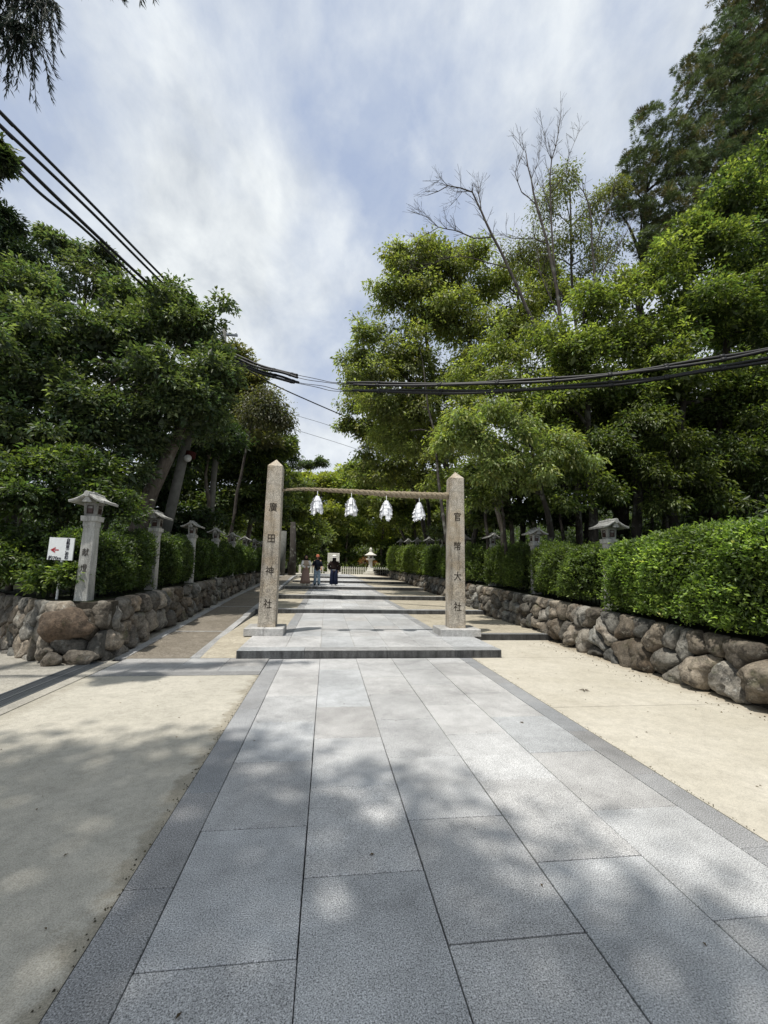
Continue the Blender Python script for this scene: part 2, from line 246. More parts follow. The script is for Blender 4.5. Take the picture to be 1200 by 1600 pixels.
def leaf_mat(name, rough=.42, trans=.32, tcol=(1.4, 1.5, .5), spec=.45):
    m, nt, b, out = new_mat(name)
    a = attr(nt)
    nt.links.new(a, b.inputs['Base Color'])
    b.inputs['Roughness'].default_value = rough
    b.inputs['Specular IOR Level'].default_value = spec
    t = N(nt, 'BsdfTranslucent')
    nt.links.new(mix(nt, 1.0, a, tcol, 'MULTIPLY'), t.inputs[0])
    ms = N(nt, 'MixShader'); ms.inputs[0].default_value = trans
    nt.links.new(b.outputs[0], ms.inputs[1]); nt.links.new(t.outputs[0], ms.inputs[2])
    nt.links.new(ms.outputs[0], out.inputs[0])
    return m

def bark_mat(name, a, bcol):
    m, nt, b, out = new_mat(name)
    co = objco(nt)
    n = tex(nt, co, 9, 6, .7, stretch=(1.6, 1.6, .35))
    c = mix(nt, ramp(nt, n, [(0.35, 0.0), (0.65, 1.0)]), a, bcol)
    c = mix(nt, ramp(nt, tex(nt, co, 3, 4), [(0.55, 0.0), (0.68, .6)]), c, (.20, .21, .18))
    nt.links.new(c, b.inputs['Base Color']); b.inputs['Roughness'].default_value = .9
    bump(nt, b, n, .9, .03)
    return m

M_path = granite('path_granite', (.432, .434, .434), speck=(.27, 1.7), sc=165, stain=.30, bumpy=.12)
M_border = granite('border_granite', (.29, .292, .295), speck=(.22, 1.85), sc=155, stain=.25, bumpy=.12)
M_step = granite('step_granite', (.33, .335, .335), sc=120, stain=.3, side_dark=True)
M_band = granite('band_granite', (.34, .34, .335), sc=110, stain=.3)
M_pillar = granite('pillar_granite', (.475, .43, .36), speck=(.5, 1.5), sc=60, stain=.36, warm=(.86, .76, .62), bumpy=.4)
M_base = granite('plinth_granite', (.46, .455, .44), speck=(.6, 1.4), sc=90, stain=.45)
M_lantern = granite('lantern_granite', (.50, .50, .47), speck=(.7, 1.25), sc=110, stain=.3)
_nt = M_lantern.node_tree; _b = [n for n in _nt.nodes if n.type == 'BSDF_PRINCIPLED'][0]
_src = _b.inputs['Base Color'].links[0].from_socket; _oi = _nt.nodes.new('ShaderNodeObjectInfo')
_mr = _nt.nodes.new('ShaderNodeMapRange'); _mr.inputs[3].default_value = .62; _mr.inputs[4].default_value = 1.05; _nt.links.new(_oi.outputs['Random'], _mr.inputs[0])
_st = ramp(_nt, tex(_nt, objco(_nt), 1.0, 5, .7, stretch=(11, 11, 1.4)), [(0.45, 1.0), (0.66, .50)])
_nt.links.new(mix(_nt, 1.0, mix(_nt, 1.0, _src, _mr.outputs[0], 'MULTIPLY'), _st, 'MULTIPLY'), _b.inputs['Base Color'])
M_oldlantern = granite('pale_granite', (.62, .60, .53), speck=(.8, 1.2), sc=60, stain=.25)
M_sandL = sandy('washed_sand', (.385, .365, .31), (.445, .42, .36), grain=150, grains=(.66, 1.3), patch=.13, bs=.35, edges=((-1.0, -.92, (.72, .70, .66)), (-2.85, -3.1, (.8, .79, .77))))
M_sandR = sandy('pale_concrete', (.415, .385, .32), (.475, .445, .38), grain=120, grains=(.82, 1.15), patch=.10, bs=.15, edges=((4.7, 4.98, (.68, .63, .56)),))
M_sandT = sandy('terrace_sand', (.36, .325, .255), (.43, .39, .31), grain=90, grains=(.65, 1.3), bs=.8)
M_ramp = sandy('ramp_aggregate', (.17, .15, .12), (.22, .195, .16), grain=55, grains=(.4, 1.7), bs=.9)
M_cement = sandy('cement_ground', (.30, .285, .25), (.37, .35, .30), grain=60, grains=(.7, 1.25), bs=.4)
M_soil = sandy('forest_soil', (.022, .024, .012), (.016, .026, .009), grain=30, bs=.9)
M_joint = plain('dark_joint', (.035, .035, .035), .9, .1)
M_rock = rock_mat()
M_steel = plain('galvanised_steel', (.14, .155, .17), .45, .5, metal=.6)
M_black = plain('black_rubber', (.012, .012, .013), .5, .4)
M_ink = plain('carved_ink', (.035, .028, .022), .85, .1)
M_ink2 = plain('sign_ink', (.02, .02, .03), .6, .2)
M_red = plain('red_paint', (.42, .02, .03), .5, .3)
M_white = plain('white_paint', (.74, .77, .78), .5, .3, var=.05)
M_paper = plain('folded_paper', (.88, .89, .92), .8, .1, var=.05)
M_rope = plain('straw_rope', (.27, .225, .16), .95, .05, var=.45, sc=60)
M_frame = plain('lantern_frame', (.035, .022, .018), .6, .2)
M_pane = plain('amber_pane', (.05, .024, .02), .4, .4)
M_conc = plain('pole_concrete', (.13, .13, .12), .9, .1, var=.25, sc=5)
M_leaf = leaf_mat('broad_leaf', rough=.42, trans=.52)
M_gloss = leaf_mat('glossy_leaf', rough=.45, trans=.42, spec=.4)
M_needle = leaf_mat('needle_leaf', rough=.6, trans=.12, spec=.2)
M_bark = bark_mat('grey_bark', (.055, .045, .036), (.13, .11, .09))
M_barkD = bark_mat('dark_bark', (.018, .015, .012), (.040, .033, .027))
M_barkL = bark_mat('bare_bark', (.030, .025, .021), (.085, .07, .06))

# ------------------------------------------------------------------ setting
STEP_Y = [7.56, 13.59, 18.01, 22.92, 28.58, 35.86]
STEP_Z = [.131, .251, .403, .551, .687, .842]
PX0, PX1 = -.657, 2.345          # paved strip between the dark borders
def sheet(name, x0, x1, y0, y1, z, mat, nx=1, ny=1, zf=None):
    vs, fs = [], []
    for j in range(ny+1):
        for i in range(nx+1):
            x = x0+(x1-x0)*i/nx; y = y0+(y1-y0)*j/ny
            vs.append((x, y, zf(x, y) if zf else z))
    for j in range(ny):
        for i in range(nx):
            a = j*(nx+1)+i
            fs.append((a, a+1, a+nx+2, a+nx+1))
    o = mesh_obj(name, vs, fs, mat)
    return tag(o, kind='structure')

sheet('ground', -400, 400, -400, 600, -.06, M_cement)
sheet('sand_strip', -3.13, -.885, -4, 6.48, -.006, M_sandL)
# right hand pale paving in bays with open joints
b = MB()
ys = [-4, -.6, 2.15, 4.83, 7.56, 9.44]
for i in range(len(ys)-1):
    b.box(2.575, 5.35, ys[i]+.004, ys[i+1]-.004, -.05, -.006)
tag(b.build('pavement', M_sandR), kind='structure')
sheet('joint_bed', -3.7, 5.4, -4, 9.3, -.03, M_joint)
sheet('side_ground', -40, -3.64, -4, 12, -.008, M_cement)
b = MB(); b.box(-3.29, -3.135, -4, 7.42, -.05, .0, 1.0); b.box(-3.68, -3.635, -4, 7.42, -.05, .0, 1.0)
tag(b.build('drain_kerb', M_cement), kind='structure')

def slab_tone(): return rnd.choice([.93, .98, 1.0, 1.03, 1.07]) * rnd.uniform(.975, 1.025)
g = .003
def tones(t):
    w = rnd.uniform(-.02, .02)
    return (t*(1+w), t, t*(1-w), 1)
b = MB()
for k in range(5):
    x0 = PX0+.6*k+(.0 if k else 0); x1 = PX0+.6*(k+1)
    y = (1.91 if k % 2 == 0 else 2.35) - .877*8
    while y < 7.53:
        y1 = min(y+.877, 7.53)
        g = rnd.uniform(.0016, .0045)
        b.bevbox(x0+g, x1-g, y+g, y1-g, -.03, rnd.uniform(-.0012, .0012), .003, tones(slab_tone()))
        y += .877
tag(b.build('stone_path', M_path), kind='structure')
b = MB()
for (x0, x1) in ((PX0-.225, PX0), (PX1, PX1+.215)):
    y = 2.35-.877*8
    while y < 7.53:
        y1 = min(y+.877, 7.53)
        b.bevbox(x0+g, x1-g, y+g, y1-g, -.03, 0, .003, tones(slab_tone()))
        y += .877
tag(b.build('path_border', M_border), kind='structure')
# cross band in front of the ramp
b = MB()
x = -.89
while x > -3.1:
    x2 = max(x-.62, -3.12)
    ym = 7.05+rnd.uniform(-.12, .12)
    b.bevbox(x2+g, x-g, 6.70+g, ym-g, -.03, 0, .003, tones(slab_tone()*1.02))
    b.bevbox(x2+g, x-g, ym+g, 7.62, -.03, 0, .003, tones(slab_tone()*1.02))
    x -= .62
b.bevbox(-3.12, -.89, 6.49, 6.70-g, -.03, 0, .003, .72)
tag(b.build('stone_band', M_band), kind='structure')

# terraces
for i, (y0, z) in enumerate(zip(STEP_Y, STEP_Z)):
    y1 = STEP_Y[i+1] if i < 5 else 60
    xr = 5.5 if i < 3 else 5.9
    if i == 0:
        b = MB()
        b.box(-1.42, 3.12, y0+.35, 9.1, -.05, z-.008); b.box(-2.0, -1.42, 9.0, y1, -.05, z-.02)
        b.box(-1.42, 3.12, 9.1, y1, -.05, z-.010); b.box(3.12, xr, 9.6, y1, -.05, z-.006)
    else:
        b = MB(); b.box(-2.15 if i < 5 else -40, xr if i < 5 else 40, y0+.3, y1, 0, z-.007)
    tag(b.build('terrace', M_sandT if i < 5 else M_sandR), kind='structure')
    # slabs
    b = MB(); pitch = .98
    n = max(1, round((min(y1, 51)-y0-.3)/pitch)); pitch = (min(y1, 51)-y0-.3)/n
    if i == 0:
        # apron with full width slabs
        xs = [-1.42, PX0] + [PX0+.6*k for k in range(1, 6)] + [3.12]
        for k in range(len(xs)-1):
            b.bevbox(xs[k]+g, xs[k+1]-g, y0+.302+g, 9.09-g, z-.03, z, .003, tones(slab_tone()))
    for k in range(5):
        for j in range(n):
            a0 = y0+.3+pitch*j; a1 = a0+pitch
            if i == 0 and a1 < 9.2: continue
            if i == 0: a0 = max(a0, 9.1)
            b.bevbox(PX0+.6*k+g, PX0+.6*(k+1)-g, a0+g, a1-g, z-.03, z+.002, .003, tones(slab_tone()*(1.08 if i else 1.0)))
    tag(b.build('stone_path', M_path), kind='structure')
    b = MB()
    for (x0, x1) in ((PX0-.225, PX0), (PX1, PX1+.215)):
        for j in range(n):
            a0 = y0+.3+pitch*j; a1 = a0+pitch
            if i == 0 and a1 < 9.2: continue
            if i == 0: a0 = max(a0, 9.1)
            b.bevbox(x0+g, x1-g, a0+g, a1-g, z-.03, z+.001, .003, tones(slab_tone()))
    tag(b.build('path_border', M_border), kind='structure')
    # nosing stones (the riser)
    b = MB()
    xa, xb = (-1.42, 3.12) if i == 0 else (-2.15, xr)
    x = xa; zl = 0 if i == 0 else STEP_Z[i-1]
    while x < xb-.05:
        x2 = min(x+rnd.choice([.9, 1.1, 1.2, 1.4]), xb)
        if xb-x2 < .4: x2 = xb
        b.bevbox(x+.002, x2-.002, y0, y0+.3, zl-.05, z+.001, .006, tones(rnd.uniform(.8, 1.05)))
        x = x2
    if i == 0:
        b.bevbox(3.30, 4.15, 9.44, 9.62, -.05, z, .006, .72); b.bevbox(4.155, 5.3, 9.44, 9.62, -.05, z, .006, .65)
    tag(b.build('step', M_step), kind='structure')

# ramp on the left with pale border stones
def rampz(y): return max(0, .0345*(y-7.63)) if y < 32 else .842
def rampL(y): return -3.30-.028*(y-7.6) if y < 17 else -3.565
def rampR(y): return -2.0-.012*(y-7.6)
def strip(name, xl, xr, y0, y1, mat, dz, step=.5, side=.12):
    vs, fs = [], []; ny = max(1, int((y1-y0)/step))
    for j in range(ny+1):
        y = y0+(y1-y0)*j/ny
        a, c, z = xl(y), xr(y), rampz(y)+dz
        vs += [(a, y, z-side), (a, y, z), (c, y, z), (c, y, z-side)]
    for j in range(ny):
        k = j*4
        for q in range(3): fs.append((k+q, k+q+1, k+q+5, k+q+4))
    fs.append((0, 1, 2, 3)); k = ny*4; fs.append((k+3, k+2, k+1, k))
    return vs, fs
m = MB()
for y0, y1 in ((7.63, 10.03), (10.09, 14.4), (14.46, 19.2), (19.26, 24), (24.06, 36)):
    m.add(*strip('', lambda y: rampL(y)+.16, lambda y: rampR(y)-.16, y0, y1, None, 0))
tag(m.build('ramp', M_ramp), kind='structure')
m = MB()
y = 7.63
while y < 35.5:
    y1 = y+.8
    t = rnd.uniform(.85, 1.15)
    m.add(*strip('', lambda y: rampL(y), lambda y: rampL(y)+.155, y, y1-.006, None, .006), t)
    m.add(*strip('', lambda y: rampR(y)-.155, lambda y: rampR(y), y, y1-.006, None, .008 if y < 12 else .03), t)
    y = y1
for y0 in (10.03, 14.4, 19.2, 24.0):
    m.add(*strip('', lambda y: rampL(y)+.158, lambda y: rampR(y)-.158, y0+.002, y0+.058, None, .004), 1.15)
tag(m.build('ramp_border', M_band), kind='structure')
# wedge of sand between ramp and first platform, gutter strip by the left wall
sheet('sand_wedge', -2.0, -1.42, 7.63, 9.02, 0, M_sandT, 4, 8, zf=lambda x, y: .111*(y-7.63)/1.39)
sheet('gutter', -4.0, -3.28, 7.3, 36, 0, M_cement, 1, 40, zf=lambda x, y: rampz(y)-.01)

# drain grate: one thing
dg = empty('drain_grate', (-3.46, 2, 0)); tag(dg, 'long dark steel drain grate set in the ground on the left', 'drain')
m = MB()
for x in (-3.62, -3.465, -3.31): m.box(x-.012-(-3.46), x+.012-(-3.46), -6, 5.4, -.05, .002)
m.build('frame', M_steel, dg)
m = MB()
y = -5.99
while y < 5.38:
    for x0 in (-.148, .007):
        pass
    m.box(-.148, -.017, y, y+.010, -.045, -.003)
    m.box(.007, .138, y, y+.010, -.045, -.003)
    y += .03
for x in (-.115, -.085, -.05, .04, .075, .11): m.box(x-.004, x+.004, -5.99, 5.38, -.02, -.001)
m.build('grate_bars', M_steel, dg)
m = MB(); m.box(-.165, .155, -6, 5.4, -.055, -.048); m.build('drain_channel', M_joint, dg)

# ------------------------------------------------------------------ terrain behind the walls
def lwt(y): return .93+.0188*(y-8.3)          # left wall top
def rwt(y): return (.72+.036*(y-4.45)) if y < 14.3 else (1.075+.016*(y-14.3))
def hill(name, xs, y0f, y1, zf, ny=40):
    vs, fs = [], []
    for i, x in enumerate(xs):
        for j in range(ny+1):
            v = j/ny; v = v**1.3
            y = y0f(x)+(y1-y0f(x))*v
            vs.append((x, y, zf(x, y)+noise.noise(Vector((x*.4, y*.4, 3)))*.10*min(1, abs(x-xs[0]))))
    for i in range(len(xs)-1):
        for j in range(ny):
            a = i*(ny+1)+j
            fs.append((a, a+1, a+ny+2, a+ny+1))
    return tag(mesh_obj(name, vs, fs, M_soil, sm=True), kind='structure')
def ly0(x): return 7.58 if x > -4.25 else (7.62+(-4.3-x)*.81 if x > -9 else 11.4)
hill('bank_left', [-3.72, -4.0, -4.5, -5, -6, -7, -8, -9, -11, -14, -18, -25, -40, -80], ly0, 60,
     lambda x, y: lwt(min(y, 34))-.03+max(0, -x-7)*.28)
hill('bank_right', [5.25, 5.6, 6, 7, 8, 9, 11, 14, 18, 25, 40, 80], lambda x: -8, 60,
     lambda x, y: rwt(max(min(y, 40), 0))-.04+max(0, x-8)*.32)
sheet('far_hill', -90, 90, 53.5, 160, 0, M_soil, 30, 30, zf=lambda x, y: .80+min(12, max(0, y-56)*.30)+noise.noise(Vector((x*.1, y*.1, 0)))*.6*min(1, (y-53.5)/4))

# ------------------------------------------------------------------ boulder walls
def clip(poly, px, py, qx, qy):
    mx, my = (px+qx)/2, (py+qy)/2; nx, ny = qx-px, qy-py
    out = []
    for i in range(len(poly)):
        a, c = poly[i], poly[(i+1) % len(poly)]
        da = (a[0]-mx)*nx+(a[1]-my)*ny; dc = (c[0]-mx)*nx+(c[1]-my)*ny
        if da <= 0: out.append(a)
        if (da < 0 < dc) or (dc < 0 < da):
            t = da/(da-dc); out.append((a[0]+(c[0]-a[0])*t, a[1]+(c[1]-a[1])*t))
    return out

def stones(mb, A, Bp, zbA, zbB, ztA, ztB, batter, cell, seed, depth=.13, inset=.007, N_=34, flat=.0, outn=None, blocky=False):
    """boulders over a face from A to B (xy), foot heights zb, top heights zt, leaning back by batter"""
    r = random.Random(seed)
    A = Vector(A); Bp = Vector(Bp); Ld = (Bp-A).length; d = (Bp-A)/Ld
    n = Vector(outn)
    H = lambda s: (ztA+(ztB-ztA)*s/Ld)-(zbA+(zbB-zbA)*s/Ld)
    Hm = max(H(0), H(Ld)); sites = []
    rows = max(1, round(Hm/(cell*.9)))
    for j in range(rows+2):
        cw = cell*(1.25 if j <= rows-1 else 1.0)
        s = -cell+r.uniform(0, cell)
        while s < Ld+cell:
            sites.append((s+r.uniform(-.3, .3)*cell, (j-.4+r.uniform(-.28, .28))*Hm/rows*.93))
            s += cw*r.uniform(.65, 1.35)
    for j in range(int(Ld/cell*.5)):
        sites.append((r.uniform(0, Ld), r.uniform(0, Hm*.75)))
    for (sx, sy) in sites:
        if sx < -cell*.2 or sx > Ld+cell*.2 or sy < -.1 or sy > H(min(max(sx, 0), Ld)): continue
        poly = [(max(sx-1, -.03), -.06), (min(sx+1, Ld+.03), -.06),
                (min(sx+1, Ld+.03), H(min(sx+1, Ld))), (max(sx-1, -.03), H(max(sx-1, 0)))]
        if poly[0][0] >= poly[1][0]: continue
        ok = True
        for q in sites:
            if q != (sx, sy) and abs(q[0]-sx) < 1.6:
                if abs(q[0]-sx)+abs(q[1]-sy) < .05: ok = False; break
                poly = clip(poly, sx, sy, *q)
                if len(poly) < 3: ok = False; break
        if not ok or len(poly) < 3: continue
        cx = sum(p[0] for p in poly)/len(poly); cy = sum(p[1] for p in poly)/len(poly)
        rad = []
        for k in range(N_):
            a = 2*pi*k/N_; dx, dy = cos(a), sin(a); best = 9
            for i in range(len(poly)):
                x1, y1 = poly[i]; x2, y2 = poly[(i+1) % len(poly)]
                ex, ey = x2-x1, y2-y1; den = dx*ey-dy*ex
                if abs(den) < 1e-9: continue
                t = ((x1-cx)*ey-(y1-cy)*ex)/den; u = ((x1-cx)*dy-(y1-cy)*dx)/den
                if t > 0 and -1e-6 <= u <= 1+1e-6: best = min(best, t)
            rad.append(best if best < 9 else .05)
        for _ in range(1):
            rad = [min(rad[k], (rad[k-1]+2*rad[k]+rad[(k+1) % N_])/4+.004) for k in range(N_)]
        mean = sum(rad)/N_
        if mean < .025: continue
        dep = min(depth*1.5, mean*.85)*r.uniform(.75, 1.2)
        prof = [(1.0, -.10), (1.0, .0), (.97, .30), (.88, .62), (.72, .84), (.5, .95), (.25, 1.0)]
        if blocky: prof = [(1.0, -.1), (1.0, .1), (.97, .6), (.9, .85), (.7, .95), (.4, 1.0)]
        vs = []; sd = r.uniform(0, 99)
        tiltx, tilty = r.uniform(-.4, .4), r.uniform(-.4, .3)
        for fr, dz in prof:
            for k in range(N_):
                a = 2*pi*k/N_; q = max(.01, rad[k]-inset)*fr
                ss, tt = cx+cos(a)*q, cy+sin(a)*q
                off = dz*dep*(1+tiltx*(ss-cx)/mean*.6+tilty*(tt-cy)/mean*.6)
                nv = noise.noise(Vector((ss*5, tt*5, sd)))*.5+noise.noise(Vector((ss*14, tt*14, sd)))*.2+noise.noise(Vector((ss*35, tt*35, sd)))*.10
                off += nv*dep*(1 if dz > .2 else .15)
                vs.append((ss, tt, off))
        vs.append((cx, cy, dep*(1+noise.noise(Vector((cx*4.5, cy*4.5, sd)))*.45)))
        out = []
        for ss, tt, off in vs:
            f = ss/Ld; zb = zbA+(zbB-zbA)*f
            p = A+d*ss-n*(batter*tt/max(.3, Hm))+n*off
            out.append((p.x, p.y, zb+tt+.02*off))
        fs = []
        flip = d.x*n.y-d.y*n.x > 0
        for i in range(len(prof)-1):
            for k in range(N_):
                q = (i*N_+k, i*N_+(k+1) % N_, (i+1)*N_+(k+1) % N_, (i+1)*N_+k)
                fs.append(q[::-1] if flip else q)
        L_ = (len(prof)-1)*N_
        for k in range(N_):
            q = (L_+k, L_+(k+1) % N_, len(prof)*N_)
            fs.append(q[::-1] if flip else q)
        t = r.choice([.5, .7, .85, 1.0, 1.25])*r.uniform(.85, 1.15); w = r.uniform(-.06, .10)
        mb.add(out, fs, (t*(1+w), t, t*(1-w), 1))

def core(mb, A, Bp, zbA, zbB, ztA, ztB, batter, thick, outn):
    A = Vector(A); Bp = Vector(Bp); n = Vector(outn)
    vs = []
    for P, zb, zt in ((A, zbA, ztA), (Bp, zbB, ztB)):
        a = P-n*.03; t = P-n*(batter+.03); k = P-n*(batter+thick)
        vs += [(a.x, a.y, zb-.3), (t.x, t.y, zt-.035), (k.x, k.y, zt-.035), (k.x, k.y, zb-.3)]
    mb.add(vs, [(0, 1, 5, 4), (1, 2, 6, 5), (2, 3, 7, 6), (3, 2, 1, 0), (4, 5, 6, 7), (0, 4, 7, 3)], .45)

M_mortar = plain('wall_mortar', (.05, .045, .036), .95, .1, var=.4)
M_cap = sandy('wall_capping', (.13, .105, .08), (.19, .16, .125), grain=25, grains=(.5, 1.5), bs=.9)
def wall(name, label, segs, seed):
    w = empty(name, (segs[0][0][0], segs[0][0][1], 0)); tag(w, label, 'stone wall')
    st, co_, cp = MB(), MB(), MB()
    for i, s in enumerate(segs):
        A, B_, zbA, zbB, ztA, ztB, bat, cell, nn, dep = s[:10]
        blk = len(s) > 10
        stones(st, A, B_, zbA, zbB, ztA, ztB, bat, cell, seed+i, dep, outn=nn, blocky=blk)
        core(co_, A, B_, zbA, zbB, ztA, ztB, bat, .28, nn)
    for mb, nm, mt, s_ in ((st, 'stonework', M_rock, True), (co_, 'mortar_core', M_mortar, False)):
        mb.v = [(a-w.location.x, b_-w.location.y, c) for a, b_, c in mb.v]
        mb.build(nm, mt, w, s_)
    return w
wall('boulder_wall', 'long low wall of rounded brown boulders below the hedge on the right of the path',
     [((5.02, -3), (5.02, 3.5), 0, 0, rwt(0)-.05, rwt(3.5), .18, .50, (-1, 0), .18),
      ((5.02, 3.5), (5.04, 9.5), 0, 0, rwt(3.5), rwt(9.5), .18, .41, (-1, 0), .16),
      ((5.04, 9.5), (5.15, 18), .12, .25, rwt(9.5), rwt(18), .16, .34, (-1, 0), .13),
      ((5.15, 18), (5.3, 26), .38, .54, rwt(18), rwt(26), .14, .34, (-1, 0), .12),
      ((5.3, 26), (5.5, 38), .66, .83, rwt(26), rwt(38), .12, .38, (-1, 0), .12)], 40)
wall('boulder_wall', 'low wall of brown boulders with a square corner along the ramp on the left',
     [((-3.42, 7.50), (-3.62, 12), .0, .14, lwt(7.5), lwt(12), .14, .42, (1, 0), .11),
      ((-3.62, 12), (-3.80, 20), .14, .42, lwt(12), lwt(20), .12, .36, (1, 0), .10),
      ((-3.80, 20), (-3.85, 36), .42, .84, lwt(20), 1.4, .10, .36, (1, 0), .10),
      ((-4.30, 7.46), (-3.42, 7.46), 0, 0, .90, .93, .10, .42, (0, -1), .12),
      ((-9.2, 11.43), (-4.30, 7.46), 0, 0, 1.0, .90, .10, .30, (-.63, -.777), .05, 1)], 71)
# loose stones at the foot of the corner
def boulder(name, loc, sz, seed, label, rot=0, t=(.9, .85, .8)):
    bm = bmesh.new(); bmesh.ops.create_icosphere(bm, subdivisions=4, radius=1)
    for v in bm.verts:
        c = v.co.copy()
        k = 1+noise.noise(c*1.1+Vector((seed, 0, 0)))*.35+noise.noise(c*3+Vector((seed, 5, 0)))*.10
        v.co = Vector((c.x*sz[0], c.y*sz[1], c.z*sz[2]))*k
    me = bpy.data.meshes.new(name); bm.to_mesh(me); bm.free(); smooth(me)
    a = me.color_attributes.new('Col', 'FLOAT_COLOR', 'POINT'); a.data.foreach_set('color', [*t, 1]*len(me.vertices))
    me.materials.append(M_rock)
    o = link(bpy.data.objects.new(name, me)); o.location = loc; o.rotation_euler = (0, 0, rot)
    return tag(o, label, 'boulder')
boulder('boulder', (-3.93, 7.36, .56), (.38, .15, .25), 3, 'big dark brown boulder bulging from the upper wall corner left of the ramp', 0, (.62, .50, .42))
boulder('boulder', (-3.98, 7.20, .07), (.14, .10, .10), 9, 'small rounded grey boulder lying at the foot of the left wall corner')
boulder('boulder', (-3.66, 7.30, .07), (.24, .13, .12), 12, 'flat brown boulder lying beside the end of the drain grate')
boulder('boulder', (-4.10, 7.28, .17), (.08, .07, .07), 15, 'smallest pale stone wedged above the grey boulder at the wall corner')

# ------------------------------------------------------------------ lettering
def text_mesh(name, s, size, mat, parent, loc, rot=(pi/2, 0, 0), sx=1.0, extrude=.0015, bold=.0):
    cu = bpy.data.curves.new('letters', 'FONT')
    cu.body = s; cu.size = size; cu.align_x = 'CENTER'; cu.align_y = 'CENTER'
    cu.extrude = extrude; cu.offset = bold
    t = bpy.data.objects.new('letters', cu); C.objects.link(t)
    bpy.context.view_layer.update()
    dg_ = bpy.context.evaluated_depsgraph_get()
    me = bpy.data.meshes.new_from_object(t.evaluated_get(dg_))
    bpy.data.objects.remove(t); bpy.data.curves.remove(cu)
    # centre the character on its own bounding box
    if len(me.vertices):
        xs = [v.co.x for v in me.vertices]; ys_ = [v.co.y for v in me.vertices]
        cx, cy = (min(xs)+max(xs))/2, (min(ys_)+max(ys_))/2
        for v in me.vertices: v.co.x = (v.co.x-cx)*sx; v.co.y -= cy
    me.name = name; me.materials.clear(); me.materials.append(mat)
    return me, Matrix.LocRotScale(Vector(loc), Vector(rot).to_tuple() and __import__('mathutils').Euler(rot), None)

def inscription(name, chars, mat, parent, sx=1.0):
    """chars: (character, size, location[, rotation]) joined into one mesh"""
    bm = bmesh.new()
    for ch in chars:
        me, Mx = text_mesh(name, ch[0], ch[1], mat, parent, ch[2], ch[3] if len(ch) > 3 else (pi/2, 0, 0), sx, bold=ch[4] if len(ch) > 4 else 0)
        me.transform(Mx); bm.from_mesh(me); bpy.data.meshes.remove(me)
    me = bpy.data.meshes.new(name); bm.to_mesh(me); bm.free()
    me.materials.append(mat)
    return link(bpy.data.objects.new(name, me), parent)

# ------------------------------------------------------------------ gate pillars with the rope
def pillar(x, y, z, bx0, bx1, h, text, label, lean):
    p = empty('stone_pillar', (x, y, z)); tag(p, label, 'pillar')
    m = MB()
    xs = [bx0, bx0+.30, bx0+.47, bx1] if bx0 < -.3 else [bx0, bx1]
    mid = (bx0+bx1)/2
    m.bevbox(bx0, mid-.001, -.36, .36, 0, .15, .012, 1.0); m.bevbox(mid+.001, bx1, -.36, .36, 0, .15, .012, .93)
    m.build('plinth', M_base, p)
    # shaft: tapered, chamfered corners, four-sided pointed cap
    vs, fs = [], []
    w0, w1 = .178, .160; nz = 14
    def ring(w, zz, xo):
        c = .010
        return [(-w+c+xo, -w, zz), (w-c+xo, -w, zz), (w+xo, -w+c, zz), (w+xo, w-c, zz), (w-c+xo, w, zz), (-w+c+xo, w, zz), (-w+xo, w-c, zz), (-w+xo, -w+c, zz)]
    for i in range(nz+1):
        f = i/nz
        vs += ring(w0+(w1-w0)*f, .15+(h-.15)*f, lean*f)
    for i in range(nz):
        for k in range(8): fs.append((i*8+k, i*8+(k+1) % 8, i*8+8+(k+1) % 8, i*8+8+k))
    b0 = nz*8
    vs.append((lean, 0, h+.17))
    for k in range(8): fs.append((b0+k, b0+(k+1) % 8, len(vs)-1))
    mesh_obj('shaft', vs, fs, M_pillar, p, col=[(1, 1, 1, 1)]*len(vs))
    ch = []
    for i, c in enumerate(text):
        zz = h*(.745-.19*i)
        f = (zz-.15)/(h-.15)
        yy = -(w0+(w1-w0)*f)-.002
        ch.append((c, .205, (lean*f, yy, zz), (pi/2-.005, 0, 0), .0006))
    [inscription('carved_character', [c_], M_ink, p, .88) for c_ in ch]
    return p
PLx, PRx = -1.18, 2.83
pl = pillar(PLx, 9.46, .131, -.42, .36, 3.53, '廣田神社', 'square stone pillar carved 廣田神社 at the left end of the straw rope', .0)
pr = pillar(PRx, 9.40, .131, -.42, .46, 3.44, '官幣大社', 'square stone pillar carved 官幣大社 at the right end of the straw rope', .0)

